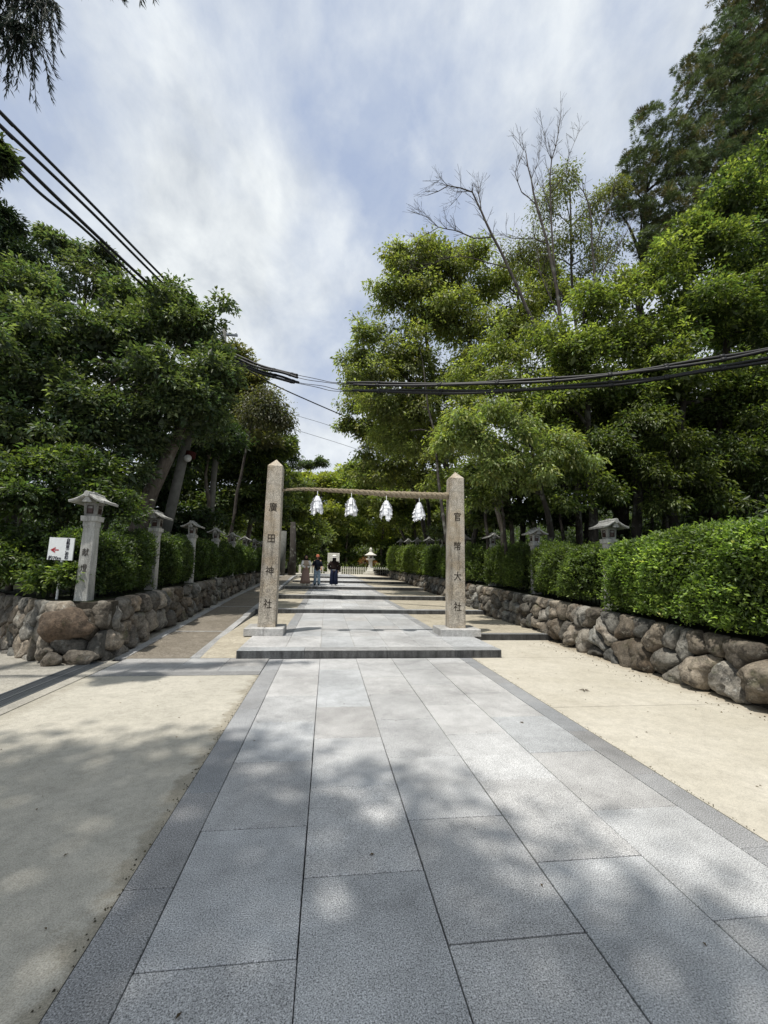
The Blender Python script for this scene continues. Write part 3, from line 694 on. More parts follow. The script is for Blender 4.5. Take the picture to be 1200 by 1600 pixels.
# rope
rp = D['rope']
def interp(pts, x):
    for a, c in zip(pts, pts[1:]):
        if a[0] <= x <= c[0]:
            t = (x-a[0])/(c[0]-a[0]); t2 = t
            return a[2]+(c[2]-a[2])*t2
    return pts[0][2] if x < pts[0][0] else pts[-1][2]
def rope():
    o = empty('sacred_rope', (.8, 9.4, 3.0)); tag(o, 'twisted straw rope thickening to the right, strung between the two stone pillars', 'rope')
    m = MB(); n = 190; xa, xb = -1.02, 2.665
    for s in range(3):
        pts, rad = [], []
        for i in range(n+1):
            f = i/n; x = xa+(xb-xa)*f
            R_ = .012+.026*min(1, f*1.35)
            ph = f*2*pi*10.5+2*pi*s/3
            z = interp(rp, x)
            pts.append((x-.8, 0+cos(ph)*R_, z+sin(ph)*R_-3.0)); rad.append(R_*1.12*(1+.06*sin(i*2.3+s)))
        m.tube(pts, rad, 8, rnd.uniform(.8, 1.1))
    m.build('rope_strands', M_rope, o, True)
    m = MB()
    for i in range(260):      # loose straw ends
        f = rnd.random(); x = xa+(xb-xa)*f; z = interp(rp, x)-3.0; R_ = .03+.06*f; a = rnd.uniform(0, 2*pi)
        p0 = Vector((x-.8, cos(a)*R_, z+sin(a)*R_)); p1 = p0+Vector((rnd.uniform(-.05, .05), cos(a)*.03, sin(a)*.03-.01))
        m.tube([p0, p1], [.0018, .001], 3)
    o_st = m.build('straw_ends', M_rope, o); o_st['kind'] = 'stuff'
    for x, r_ in ((2.62, .085), (2.655, .075), (-1.0, .04)):
        z = interp(rp, x)-3.0; m = MB()
        m.tube([(x-.8-.014, 0, z), (x-.8+.014, 0, z)], r_ if x > 0 else .03, 12)
        m.build('end_binding', M_rope, o, True)
rope()
def streamer(x, ztop, seed, label):
    r = random.Random(seed)
    o = empty('paper_streamer', (x, 9.33, ztop)); tag(o, label, 'paper streamer', 'white paper streamers hanging from the straw rope')
    m = MB()
    # zigzag folded strips in tiers, each tier wider than the one above
    for a in range(12):
        th = 2*pi*a/12+r.uniform(-.28, .28)
        dx, dy = cos(th), sin(th)*.75
        rr, z = .034, -.015
        for tier in range(4):
            r0 = rr; r1 = rr+.056-.009*tier; h = .097
            tx, ty = -dy, dx
            w0, w1 = .020+.015*tier, .034+.016*tier
            z0, z1 = z, z-h+r.uniform(-.028, .028)
            j = r.uniform(-.018, .018)
            for s0 in (0,):
                vs = [(dx*r0-tx*w0, dy*r0-ty*w0, z0), (dx*r0+tx*w0, dy*r0+ty*w0, z0),
                      (dx*(r1+j)+tx*w1, dy*(r1+j)+ty*w1, z1), (dx*(r1+j)-tx*w1, dy*(r1+j)-ty*w1, z1-r.uniform(0, .012))]
                m.add(vs, [(0, 1, 2, 3)], 1)
                # fold back
                vs2 = [vs[3], vs[2], (dx*(r1-.022)+tx*w1*.7, dy*(r1-.022)+ty*w1*.7, z1+.028), (dx*(r1-.022)-tx*w1*.7, dy*(r1-.022)-ty*w1*.7, z1+.028)]
                m.add(vs2, [(0, 1, 2, 3)], 1)
            rr = r1-.024; z = z1+.018
        # slit tails
        for q in (-1, 0, 1):
            rr2 = rr+.004; x0, y0 = dx*rr2-dy*q*.03, dy*rr2+dx*q*.03
            l = r.uniform(.03, .06)
            m.add([(x0-.010, y0, z+.02), (x0+.010, y0, z+.02), (x0+.011, y0+dy*.01, z-l), (x0-.009, y0+dy*.01, z-l)], [(0, 1, 2, 3)], 1)
    m.build('folded_paper', M_paper, o)
    m = MB(); m.tube([(0, 0.02, .10), (0, 0, .03), (0, 0, -.06)], .006, 6); m.build('tie_string', M_paper, o)
for i, (x, z, lb) in enumerate([(-.26, 3.055, 'white folded paper streamer nearest the pillar carved 廣田神社'),
        (.475, 3.045, 'second white paper streamer from the pillar carved 廣田神社'),
        (1.245, 3.015, 'third white paper streamer from the pillar carved 廣田神社'),
        (1.985, 3.0, 'white folded paper streamer nearest the pillar carved 官幣大社')]):
    streamer(x, z, i, lb)

# ------------------------------------------------------------------ stone lanterns on posts
def lantern_parts(inscribed=False, H=1.80):
    o = empty('stone_lantern')
    hs = H-.52; K = .80
    m = MB()
    w0, w1 = .135, .112
    def fr(wa, wb, za, zb, t=1.0):
        c = .012
        def ring(w, z): return [(-w+c, -w, z), (w-c, -w, z), (w, -w+c, z), (w, w-c, z), (w-c, w, z), (-w+c, w, z), (-w, w-c, z), (-w, -w+c, z)]
        vs = ring(wa, za)+ring(wb, zb)
        fs = [tuple(range(7, -1, -1)), tuple(range(8, 16))]+[(k, (k+1) % 8, 8+(k+1) % 8, 8+k) for k in range(8)]
        return vs, fs, t
    m.add(*fr(w0, w1, -.08, hs)); m.add(*fr(w1+.012, w1+.014, hs-.09, hs-.001))
    m.build('shaft', M_lantern, o)
    m = MB(); m.add(*fr(.158, .165, hs+.001, hs+.085)); m.build('collar', M_lantern, o)
    m = MB(); m.add(*fr(.118, .138, hs+.087, hs+.30)); m.build('light_box', M_lantern, o)
    for k in range(4):
        R_ = Matrix.Rotation(k*pi/2, 4, 'Z')
        q = MB(); yf = -.132
        for (a, b_, c, d_) in ((-.062, .062, .125, .140), (-.062, .062, .248, .262), (-.062, -.048, .140, .248), (.048, .062, .140, .248)):
            q.box(a, b_, yf-.008, yf+.012, hs+c, hs+d_, 1, R_)
        if k: q.box(-.006, .006, yf-.006, yf+.01, hs+.141, hs+.247, 1, R_); q.box(-.047, -.007, yf-.006, yf+.01, hs+.188, hs+.198, 1, R_); q.box(.007, .047, yf-.006, yf+.01, hs+.188, hs+.198, 1, R_)
        w = q.build('window', M_frame, o)
        q = MB(); q.box(-.047, .047, yf+.002, yf+.010, hs+.141, hs+.247, 1, R_)
        q.build('pane', M_pane, w)
    # gabled roof: slopes to +-x, curved eaves, ridge along y with round end ornament
    m = MB()
    prof = [(0, .165), (.06, .145), (.16, .095), (.26, .058), (.35, .040)]
    th = .035
    for s in (-1, 1):
        vs, fs = [], []
        for (px, pz) in prof:
            for yy in (-.31, .31):
                vs.append((s*px, yy*(1+.04*px/.35), hs+.285+pz)); vs.append((s*px*(.97), yy*(1+.04*px/.35), hs+.285+pz-th))
        for i in range(len(prof)-1):
            a = i*4; c = a+4
            fs += [(a, a+2, c+2, c), (a+1, c+1, c+3, a+3), (a, c, c+1, a+1), (a+2, a+3, c+3, c+2)]
        a = (len(prof)-1)*4; fs.append((a, a+2, a+3, a+1))
        m.add(vs, fs, 1)
        for yy in (-.2, -.1, 0, .1, .2):        # tile ridges
            m.tube([(s*px, yy, hs+.287+pz) for px, pz in prof], .010, 5)
        m.tube([(s*px*.98, -.305, hs+.268+pz) for px, pz in prof], .022, 6); m.tube([(s*px*.98, .305, hs+.268+pz) for px, pz in prof], .022, 6)
    m.build('roof', M_lantern, o)
    m = MB(); m.tube([(0, -.33, hs+.455), (0, .33, hs+.455)], .030, 8); m.box(-.035, .035, -.325, .325, hs+.40, hs+.45)
    m.tube([(0, -.345, hs+.435), (0, -.325, hs+.435)], .050, 14); m.tube([(0, .325, hs+.435), (0, .345, hs+.435)], .050, 14)
    m.add([(-.10, -.30, hs+.305), (.10, -.30, hs+.305), (0, -.30, hs+.42), (-.10, .30, hs+.305), (.10, .30, hs+.305), (0, .30, hs+.42)], [(0, 1, 2), (3, 5, 4)], .9)
    m.box(-.02, .02, -.07, .07, hs+.46, hs+.50)
    m.build('ridge', M_lantern, o)
    if inscribed:
        [inscription('carved_character', [c_], M_ink, o) for c_ in [('献', .135, (-.005, -.125, hs*.60), (pi/2-.018, 0, 0), .0), ('燈', .135, (-.005, -.129, hs*.40), (pi/2-.018, 0, 0), .0)]]
    return o
def copy_tree(o, parent=None):
    c = o.copy(); C.objects.link(c)
    if parent is not None: c.parent = parent
    for ch in list(o.children): copy_tree(ch, c)
    return c
def slim(o, k):
    for ch in o.children:
        for v in ch.data.vertices: v.co.x *= k; v.co.y *= k
        slim(ch, k)
bpy.context.view_layer.update()
firstL = lantern_parts(True); slim(firstL, .78)
proto = None
orders = ['nearest', 'second', 'third', 'fourth', 'fifth', 'sixth', 'seventh', 'eighth', 'ninth']
yl = [7.78+2.72*k for k in range(8)]
for k, y in enumerate(yl):
    if k == 0: o = firstL
    elif k == 1:
        o = proto = lantern_parts(False); slim(proto, .78)
    else: o = copy_tree(proto)
    o.location = (-3.93, y, lwt(y)-.01)
    tag(o, ('nearest stone lantern post of the left row, carved 献燈, beside the white arrow sign' if k == 0 else
        f'{orders[k]} stone lantern post from the near end of the row along the left wall'), 'stone lantern', 'stone lanterns on the left wall')
yr = [8.05+3.15*k for k in range(9)]
for k, y in enumerate(yr):
    o = copy_tree(proto)
    zt = rwt(y)+(.02*max(0, y-14))
    o.location = (5.62, y, rwt(y)-.02)
    if k > 2: o.scale = (1, 1, 1+.022*(y-14))
    tag(o, ('nearest stone lantern post of the right row, rising behind the largest hedge' if k == 0 else
        f'{orders[k]} stone lantern post from the near end of the row above the right wall'), 'stone lantern', 'stone lanterns on the right wall')

# ------------------------------------------------------------------ foliage
def leaf_mesh(name, P, Dv, Nv, L_, W_, col, mat, parent, fold=.25):
    n = len(P)
    Dv = Dv/np.maximum(1e-6, np.linalg.norm(Dv, axis=1, keepdims=True))
    S = np.cross(Dv, Nv); S /= np.maximum(1e-6, np.linalg.norm(S, axis=1, keepdims=True))
    U = np.cross(S, Dv)
    L_ = np.broadcast_to(np.asarray(L_, float).reshape(-1, 1), (n, 1)); W_ = np.broadcast_to(np.asarray(W_, float).reshape(-1, 1), (n, 1))
    V = np.empty((n, 4, 3), np.float32)
    V[:, 0] = P
    V[:, 1] = P+Dv*L_*.45+S*W_*.5+U*W_*fold
    V[:, 2] = P+Dv*L_-U*L_*.12
    V[:, 3] = P+Dv*L_*.45-S*W_*.5+U*W_*fold
    me = bpy.data.meshes.new(name)
    me.vertices.add(4*n); me.vertices.foreach_set('co', V.ravel())
    me.loops.add(6*n); me.polygons.add(2*n)
    base = np.arange(n, dtype=np.int32)*4
    idx = np.stack([base, base+3, base+2, base, base+2, base+1], 1).ravel()
    me.loops.foreach_set('vertex_index', idx)
    me.polygons.foreach_set('loop_start', np.arange(0, 6*n, 3, dtype=np.int32))
    me.update(calc_edges=True)
    a = me.color_attributes.new('Col', 'FLOAT_COLOR', 'POINT')
    cc = np.ones((n, 4, 4), np.float32); cc[:, :, :3] = np.clip(col*np.array([1.66, 1.52, 2.2]), 0.002, .6)[:, None, :]
    a.data.foreach_set('color', cc.ravel())
    me.materials.append(mat)
    return link(bpy.data.objects.new(name, me), parent)

def unit(n):
    v = rng.normal(size=(n, 3)); return v/np.linalg.norm(v, axis=1, keepdims=True)

def crown_leaves(lobes, leaf=.09, wid=.45, dens=1.0, tw=.22, col=(.06, .09, .025), var=.3, droop=.2, flat=.45, inner=.5, spray='broad', hue=.12, hi=None, squash=.85, nosub=False):
    Ps, Ds, Ns, Ls, Cs = [], [], [], [], []
    base = np.array(col)
    if not nosub:
        # break every lobe into uneven boughs so that the outline and the light stay irregular
        sub_ = []
        for (cx, cy, cz, r) in lobes:
            k = 15
            d = unit(k); d[:, 2] = np.where(d[:, 2] < -.45, -d[:, 2], d[:, 2])
            for i in range(k):
                q = rng.uniform(.35, 1.15)
                sub_.append((cx+d[i, 0]*r*q, cy+d[i, 1]*r*q, cz+d[i, 2]*r*q*squash, r*rng.uniform(.16, .46)))
            sub_.append((cx, cy, cz, r*.55))
        lobes = sub_; dens = dens*.62; tw = tw*.66; squash = .95; flat = max(flat, .6); leaf = leaf*1.27; inner = inner*.4; dens = dens*.88
    for (cx, cy, cz, r) in lobes:
        c = np.array([cx, cy, cz])
        area = 4*pi*r*r
        per = 16
        nt = max(6, int(area*dens*1.5/(leaf*leaf*wid*.55)/per))
        d = unit(nt); d[:, 2] = np.where(d[:, 2] < -.35, -d[:, 2]*rng.random(nt), d[:, 2]); d /= np.linalg.norm(d, axis=1, keepdims=True)
        # uneven outline: radius varies with direction
        ph = rng.uniform(0, 6.28, 6)
        rr = 1+.16*np.sin(d[:, 0]*4+ph[0]+d[:, 2]*3)+.14*np.sin(d[:, 1]*6+ph[1]+d[:, 0]*3)+.10*np.sin(d[:, 2]*9+ph[2]+d[:, 1]*5)
        f = .30+.70*np.sqrt(rng.random(nt)); f = np.where(rng.random(nt) < .10, 1.1+.35*rng.random(nt), f)
        T_ = c+d*(r*rr*f)[:, None]*np.array([1, 1, squash])
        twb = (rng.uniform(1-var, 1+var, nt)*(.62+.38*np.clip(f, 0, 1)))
        twh = rng.uniform(-hue, hue, nt)
        tp = np.repeat(T_, per, 0); td = np.repeat(d, per, 0)
        n = len(tp)
        off = rng.normal(size=(n, 3))*tw*np.array([1, 1, flat])*.6
        # twigs droop outward
        out_h = td*np.array([1, 1, 0]); s_ = rng.random(n)
        P = tp+off+out_h*(s_*tw*.8)[:, None]-np.array([0, 0, 1])*(droop*s_*s_*tw*2)[:, None]
        rad_ = P-tp; rad_ /= np.maximum(1e-5, np.linalg.norm(rad_, axis=1, keepdims=True))
        Dv = rad_*1.0+td*.45+rng.normal(size=(n, 3))*.40+np.array([0, 0, -droop*.9])
        Nv = td*.5+np.array([0, 0, 1])*.8+rng.normal(size=(n, 3))*.4
        b_ = np.repeat(twb, per)*rng.uniform(.65, 1.35, n); h_ = np.repeat(twh, per)+rng.normal(size=n)*hue*.4
        cl = base[None]*b_[:, None]*np.stack([1+h_, np.ones(n), 1-h_], 1)
        if hi is not None:
            pick = np.repeat(rng.random(nt) < hi[1], per)
            cl[pick] = np.array(hi[0])*b_[pick][:, None]
        Ps.append(P); Ds.append(Dv); Ns.append(Nv); Ls.append(leaf*rng.uniform(.5, 1.45, n)); Cs.append(cl)
        if inner:
            ni = int(area*inner*.9/(leaf*leaf*9*wid*.55))
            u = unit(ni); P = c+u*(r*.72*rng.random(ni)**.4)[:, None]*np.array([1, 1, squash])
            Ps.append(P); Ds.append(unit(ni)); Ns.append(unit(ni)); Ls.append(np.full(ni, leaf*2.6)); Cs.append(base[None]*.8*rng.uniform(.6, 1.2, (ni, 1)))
    P = np.concatenate(Ps); L_ = np.concatenate(Ls)
    return P, np.concatenate(Ds), np.concatenate(Ns), L_, L_*wid, np.concatenate(Cs)

def limbs(mb, base, top, lobes, r0, n=8, frac=.35, wob=.12, seed=0, sub=3):
    """trunk from base to top, limbs from the trunk out to the lobe centres"""
    r = random.Random(seed)
    base = Vector(base); top = Vector(top); pts, rad = [], []
    K = 9
    for i in range(K+1):
        f = i/K
        p = base.lerp(top, f)+Vector((noise.noise(Vector((f*3, seed, 0))), noise.noise(Vector((0, f*3, seed+4))), 0))*wob*(top-base).length*.5*sin(pi*f)
        pts.append(p); rad.append(r0*(1-.72*f)*(1.35 if i == 0 else 1))
    mb.tube(pts, rad, n)
    for (cx, cy, cz, lr) in lobes:
        c = Vector((cx, cy, cz)); 
        best = min(range(2, K+1), key=lambda i: (pts[i]-c).length+(.0 if pts[i].z < c.z else 2.5))
        a = pts[best]; ln = (c-a).length
        if ln < .2: continue
        q, rd = [], []
        for i in range(6):
            f = i/5
            p = a.lerp(c, f)+Vector((0, 0, 1))*sin(pi*f)*ln*.06+Vector((r.uniform(-1, 1), r.uniform(-1, 1), r.uniform(-.5, .5)))*.05*ln*(0 if i in (0,) else 1)
            q.append(p); rd.append(max(.008, min(rad[best]*.75, .02+.035*ln)*(1-.75*f)))
        mb.tube(q, rd, 6)
        for s in range(sub):
            b0 = q[r.choice([3, 4, 5])]; dd = Vector((r.uniform(-1, 1), r.uniform(-1, 1), r.uniform(-.3, .9))).normalized()*lr*.9
            mid = b0+dd*.5+Vector((r.uniform(-.1, .1), r.uniform(-.1, .1), .05))*lr
            mb.tube([b0, mid, b0+dd], [max(.006, rd[-1]*.8), max(.005, rd[-1]*.5), .004], 4)

def shift(mb, o):
    mb.v = [(a-o[0], b_-o[1], c-o[2]) for a, b_, c in mb.v]

def tree(name, label, cat, base, lobes, group=None, r0=.2, bark=None, leafmat=None, top=None, seed=0, trunkpts=None, nolimb=False, sub=3, **kw):
    o = empty(name, base); tag(o, label, cat, group)
    mb = MB()
    if top is None:
        cx = sum(l[0] for l in lobes)/len(lobes); cy = sum(l[1] for l in lobes)/len(lobes); zt = max(l[2] for l in lobes)
        top = (cx*.6+base[0]*.4, cy*.6+base[1]*.4, zt)
    if trunkpts:
        K = len(trunkpts)
        mb.tube(trunkpts, [r0*(1.25-.75*i/(K-1)) for i in range(K)], 10)
        limbs(mb, trunkpts[-1], top, lobes, r0*.5, seed=seed, sub=sub)
    else:
        limbs(mb, base, top, lobes, r0, seed=seed, sub=sub)
    shift(mb, base)
    mb.build('trunk' if cat == 'tree' else 'stems', bark or M_bark, o, True)
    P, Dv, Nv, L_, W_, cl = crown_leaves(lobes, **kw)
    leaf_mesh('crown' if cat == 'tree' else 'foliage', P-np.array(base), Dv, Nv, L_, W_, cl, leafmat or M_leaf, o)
    return o

def cluster(lobes, k, key=lambda l: l[0]/l[1]):
    ls = sorted(lobes, key=key); n = len(ls); return [ls[n*i//k:n*(i+1)//k] for i in range(k)]

GREEN = (.055, .085, .022); DARK = (.032, .056, .020); LIGHT = (.115, .150, .032); YEL = (.15, .18, .035)

# left side
tp = D['trunkA']
tree('camphor_tree', 'large dark glossy broadleaf tree leaning over the left lanterns', 'tree', (-5.6, 13.4, 1.1), D['left_big'], r0=.22,
     bark=M_bark, leafmat=M_gloss, trunkpts=[(-5.65, 13.4, 1.0)]+[tuple(p) for p in tp], top=(-6.5, 13.6, 8.5), seed=3,
     leaf=.105, wid=.48, tw=.24, col=(.052, .08, .030), var=.35, hi=((.10, .135, .05), .25), dens=.95)
tree('fir_tree', 'dark tall conifer behind the glossy tree at the left edge', 'tree', (-11, 16.5, 2), D['left_fir'], leafmat=M_needle, seed=5,
     leaf=.16, wid=.22, tw=.25, col=(.028, .048, .018), droop=.3)
tree('thin_crowned_tree', 'tall airy tree with sparse crown showing sky behind the left canopy', 'tree', (-10.5, 18.5, 2.4), D['left_thin'], seed=6, r0=.14,
     leaf=.13, wid=.4, dens=.34, inner=0, tw=.25, col=(.06, .085, .04), droop=.4, sub=6)
tree('brown_leaved_tree', 'brownish olive crowned tree beside the far utility pole', 'tree', (-6.2, 22.5, 1.3), D['left_back1'], seed=7, r0=.16,
     leaf=.14, dens=.8, col=(.085, .092, .034), tw=.3, hi=((.06, .07, .025), .4))
tree('dry_branched_tree', 'half bare tree with drooping twiggy branches left of the sky gap', 'tree', (-4.6, 20.5, 1.3), D['left_dry'], seed=8, r0=.1, bark=M_barkL,
     leaf=.11, dens=.12, inner=0, col=(.075, .085, .036), tw=.55, droop=.8, sub=16)
for i, ls in enumerate(cluster(D['left_back2'], 2)):
    tree('oak_tree', ['shadowy dark green tree behind the second and third left lanterns', 'dark green tree right behind the pillar carved 廣田神社'][i], 'tree',
         (ls[0][0]-.6, 25, 1.3), ls, seed=9+i, leaf=.16, col=(.050, .075, .024), tw=.34, r0=.16, hi=((.10, .13, .03), .2))
for i, ls in enumerate(cluster(D['left_fill'], 3)):
    tree('evergreen_tree', ['deep shaded evergreen low behind the left lantern posts', 'shaded evergreen behind the leaning trunk on the left', 'shaded evergreen beside the lamp on the utility pole'][i], 'tree',
         (ls[0][0]-.3, 18.0+.3*i, 1.3), ls, seed=12+i, leaf=.13, col=(.028, .048, .017), tw=.3, r0=.14)
for i, ls in enumerate(cluster(D['left_far'], 2)):
    tree('maple_tree', ['green tree far up the avenue just left of the first pillar top', 'green tree far up the avenue seen right of the pillar carved 廣田神社'][i], 'tree',
         (ls[len(ls)//2][0]-.5, 41, 1.0), ls, seed=16+i, leaf=.22, col=(.08, .11, .028), tw=.5, r0=.16, hi=((.10, .13, .03), .3))
for i, ls in enumerate(cluster(D['left_low'], 4)):
    tree('broadleaf_shrub', ['tall dense shrub at the far left above the cobbled wall end', 'layered dark shrub rising behind the arrow sign', 'layered dark shrub just left of the nearest carved lantern', 'dark shrub filling the gap behind the nearest carved lantern'][i], 'shrub',
         (ls[0][0]-.2, 9.3, .95), ls, seed=20+i, leaf=.075, col=(.046, .074, .022), tw=.2, flat=.3, r0=.05, hi=((.085, .12, .03), .16))
for i, ls in enumerate(cluster(D['left_front_shrub'], 2)):
    tree('azalea_bush', ['low bright leaved bush under the white arrow sign', 'low bright leaved bush at the foot of the nearest carved lantern'][i], 'shrub',
         (ls[0][0], 8.25, .92), ls, seed=26+i, leaf=.06, col=(.05, .085, .02), tw=.14, r0=.03, hi=((.12, .17, .04), .3))
tree('slender_sapling', 'slender sapling standing against the sky right of the first pillar', 'tree', (-3.2, 42.5, .85), D['sapling'], seed=30, r0=.08,
     leaf=.16, dens=.35, inner=0, col=(.05, .075, .03), tw=.3, top=(D['sapling'][0][0], 42, D['sapling'][0][2]))

# right side
labs = ['tall light green tree bordering the sky gap on the right', 'tall airy light green tree right of the sky gap tree', 'tall light green tree behind the forked bare tree']
for i, ls in enumerate(cluster(D['right_tall'], 3)):
    tree('zelkova_tree', labs[i], 'tree', (5.9+1.7*i, 18.5, 1.4), ls, seed=40+i, leaf=.12, wid=.42, col=[(.115, .145, .045), (.13, .16, .045), (.12, .15, .04)][i], tw=.30, dens=.62, inner=.3, droop=.5, r0=.17, bark=M_barkD, hi=((.20, .25, .07), .25), sub=4)
labs = ['loose cherry tree leaning into the sky gap above the rope', 'cherry tree above the middle of the rope', 'cherry tree behind the top of the pillar carved 官幣大社']
for i, ls in enumerate(cluster(D['right_mid'], 3)):
    tree('cherry_tree', labs[i], 'tree', (6.6+.4*i, 26+.6*i, 1.4), ls, seed=44+i, leaf=.15, col=(.12, .15, .042), tw=.36, dens=.5 if i == 0 else .75, inner=.1 if i == 0 else .5, droop=.5, r0=.16, bark=M_barkD, sub=7)
labs = ['green tree seen between the second and third paper streamers', 'green tree behind the far right hedge blocks', 'deep green tree half hidden by the pillar carved 官幣大社']
for i, ls in enumerate(cluster(D['right_mid2'], 3)):
    tree('maple_tree', labs[i], 'tree', (6.9+.6*i, 34, 1.4), ls, seed=48+i, leaf=.18, col=(.10, .135, .032), tw=.4, r0=.15, hi=((.12, .15, .035), .25))
tree('cherry_tree', 'cherry tree whose pale green boughs reach over the right pillar top', 'tree', (6.9, 12.2, 1.2), D['cherry'], seed=52, r0=.13, bark=M_barkD,
     leaf=.085, wid=.4, col=(.15, .19, .055), tw=.18, dens=.7, inner=.15, droop=.6, flat=.3, top=(5.6, 11.2, 5.0), hi=((.17, .23, .075), .35))
tree('airy_tree', 'thin leaved airy twigs showing sky around the forks of the bare tree', 'tree', (9.6, 15.5, 2.2), D['airy'], seed=210, r0=.10, bark=M_barkL,
     leaf=.085, wid=.4, dens=.16, inner=0, tw=.34, col=(.095, .115, .04), droop=.6, sub=7)
labs = ['bright green maple right of the bare tree', 'bright green maple between the bare tree and the tall cedars', 'leafy maple below the tall cedars', 'dense bright maple at the right edge of the view']
for i, ls in enumerate(cluster(D['bright'], 4)):
    tree('maple_tree', labs[i], 'tree', (8.6+1.5*i, 13.2, 1.5+.45*i), ls, seed=56+i, leaf=.10, wid=.5, col=[(.105, .142, .036), (.095, .132, .034), (.07, .105, .028), (.052, .082, .026)][i], tw=.26, dens=.72, inner=.35, flat=.3, r0=.17, bark=M_barkD, hi=((.165, .215, .055), .2))
labs = ['pale leaved cherry low behind the pillar carved 官幣大社', 'light green maple above the second right lantern', 'light green maple above the nearest right lantern', 'mid green maple above the large near hedge', 'mid green maple low at the right edge of the view']
for i, ls in enumerate(cluster(D['skirt'], 5)):
    tree('maple_tree', labs[i], 'tree', (ls[len(ls)//2][0]+.6, 14.3, 1.7), ls, seed=150+i, leaf=.10, wid=.42, col=[(.13, .165, .045), (.12, .155, .04), (.10, .135, .034), (.07, .10, .026), (.055, .08, .022)][i], tw=.28, dens=.62, inner=.12, droop=.5, flat=.35, r0=.07, bark=M_barkD, hi=((.19, .24, .06), .25), sub=3)
def cedar(label, base, lobes, seed, col):
    o = empty('cedar_tree', base); tag(o, label, 'tree')
    mb = MB(); zt = max(l[2] for l in lobes)
    limbs(mb, base, (sum(l[0] for l in lobes)/len(lobes), 16, sum(l[2] for l in lobes)/len(lobes)), lobes, .26, seed=seed, sub=5); shift(mb, base)
    mb.build('trunk', M_barkD, o, True)
    # foliage as rounded tufts of short upturned sprays
    Ps, Ds, Ns, Ls, Cs = [], [], [], [], []
    for l in lobes:
        c = np.array(l[:3]); r = l[3]; nt = int(98*r*r)+8
        d = unit(nt); T_ = c+d*(r*(.4+.65*rng.random(nt)))[:, None]
        for t, dd in zip(T_, d):
            n = 46; u = unit(n); u[:, 2] = np.abs(u[:, 2])*.9-.25
            s = rng.uniform(.10, .26)
            Ps.append(t+u*s*.35); Ds.append(u+dd*.5+rng.normal(size=(n, 3))*.15); Ns.append(unit(n)); Ls.append(np.full(n, s*.95))
            bb = rng.uniform(.55, 1.45); br = rng.random() < .22
            base_c = np.array((.10, .10, .035)) if br else np.array(col)
            Cs.append(base_c*bb*rng.uniform(.7, 1.3, (n, 1)))
    P = np.concatenate(Ps); L_ = np.concatenate(Ls)
    leaf_mesh('crown', P-np.array(base), np.concatenate(Ds), np.concatenate(Ns), L_, L_*.12, np.concatenate(Cs), M_needle, o)
cl = cluster(D['cedar'], 2)
cedar('shorter tufted cedar leaning toward the bare tree with rusty foliage', (11.5, 15.8, 2.8), cl[0], 61, (.085, .12, .042))
cedar('tallest dark cedar rising out of the upper right of the view', (15.8, 16, 4.0), cl[1], 62, (.070, .110, .038))
labs = ['deep shaded tree above the second right lantern', 'deep shaded tree behind the nearest right lantern', 'deep shaded tree above the gap between lantern and large hedge', 'deep shaded tree above the large near hedge', 'deep shaded tree at the right edge above the large hedge']
for i, ls in enumerate(cluster(D['under'], 5)):
    tree('evergreen_tree', labs[i], 'tree', (ls[len(ls)//2][0]+.5, 16.5, 2.0), ls, seed=70+i, leaf=.12, col=(.045, .065, .018), tw=.28, r0=.14, bark=M_barkD, hi=((.055, .085, .02), .15))

# bare forked tree
bt = empty('bare_tree', (D['bare'][0][0][0][0], 14, 1.6)); tag(bt, 'leafless grey tree with forked upswept limbs standing above the cables', 'tree')
mb = MB(); r_ = random.Random(5)
for pts, w0, w1 in D['bare']:
    n = len(pts); P = [Vector(p) for p in pts]; w0, w1 = w0*.68, w1*.8; rad = [w0+(w1-w0)*i/(n-1) for i in range(n)]
    # denser, slightly crooked
    Q, Rr = [], []
    for i in range(n-1):
        for f in (0, .5):
            Q.append(P[i].lerp(P[i+1], f)+(Vector((r_.uniform(-1, 1), r_.uniform(-.4, .4), r_.uniform(-1, 1)))*.035 if f else Vector())); Rr.append(rad[i]+(rad[i+1]-rad[i])*f)
    Q.append(P[-1]); Rr.append(rad[-1])
    mb.tube(Q, Rr, 7)
    L0 = max(1, len(Q)//3)
    for i in range(L0, len(Q)):
        for s in range(3 if w0 > .07 else 4):
            a = Q[i]; dr = (Q[i]-Q[i-1]).normalized()
            dd = (dr*.8+Vector((r_.uniform(-1, 1), r_.uniform(-.7, .7), r_.uniform(-.3, .9)))*.8).normalized()
            ln = r_.uniform(.25, .75); rr = max(.005, min(.010, Rr[i]*.5))
            b1 = a+dd*ln*.5+Vector((0, 0, .04)); c1 = a+dd*ln+Vector((r_.uniform(-.1, .1), 0, r_.uniform(-.02, .12)))
            mb.tube([a, b1, c1], [rr, rr*.7, .004], 4, cap=False)
            for t in range(2):
                e = b1+(dd+Vector((r_.uniform(-1, 1), r_.uniform(-.6, .6), r_.uniform(-.5, 1)))).normalized()*ln*.45
                mb.tube([b1, e], [rr*.55, .0035], 3, cap=False)
shift(mb, bt.location); mb.build('trunk', M_barkL, bt, True)
# a few leaning trunks on the right bank
for pts, lb in ((D['trunkK'], 'thin pale leaning trunk between the right pillar and the second right lantern'), (D['trunkK2'], 'dark straight trunk behind the thin pale leaning trunk')):
    o = empty('tree_trunk', pts[0]); tag(o, lb, 'tree')
    mb = MB(); q = [(pts[0][0]+.05, pts[0][1], 1.0)]+[tuple(p) for p in pts]
    mb.tube(q, [.10, .085, .08, .065, .05][:len(q)], 8); shift(mb, o.location); mb.build('trunk', M_bark if 'pale' in lb else M_barkD, o, True)

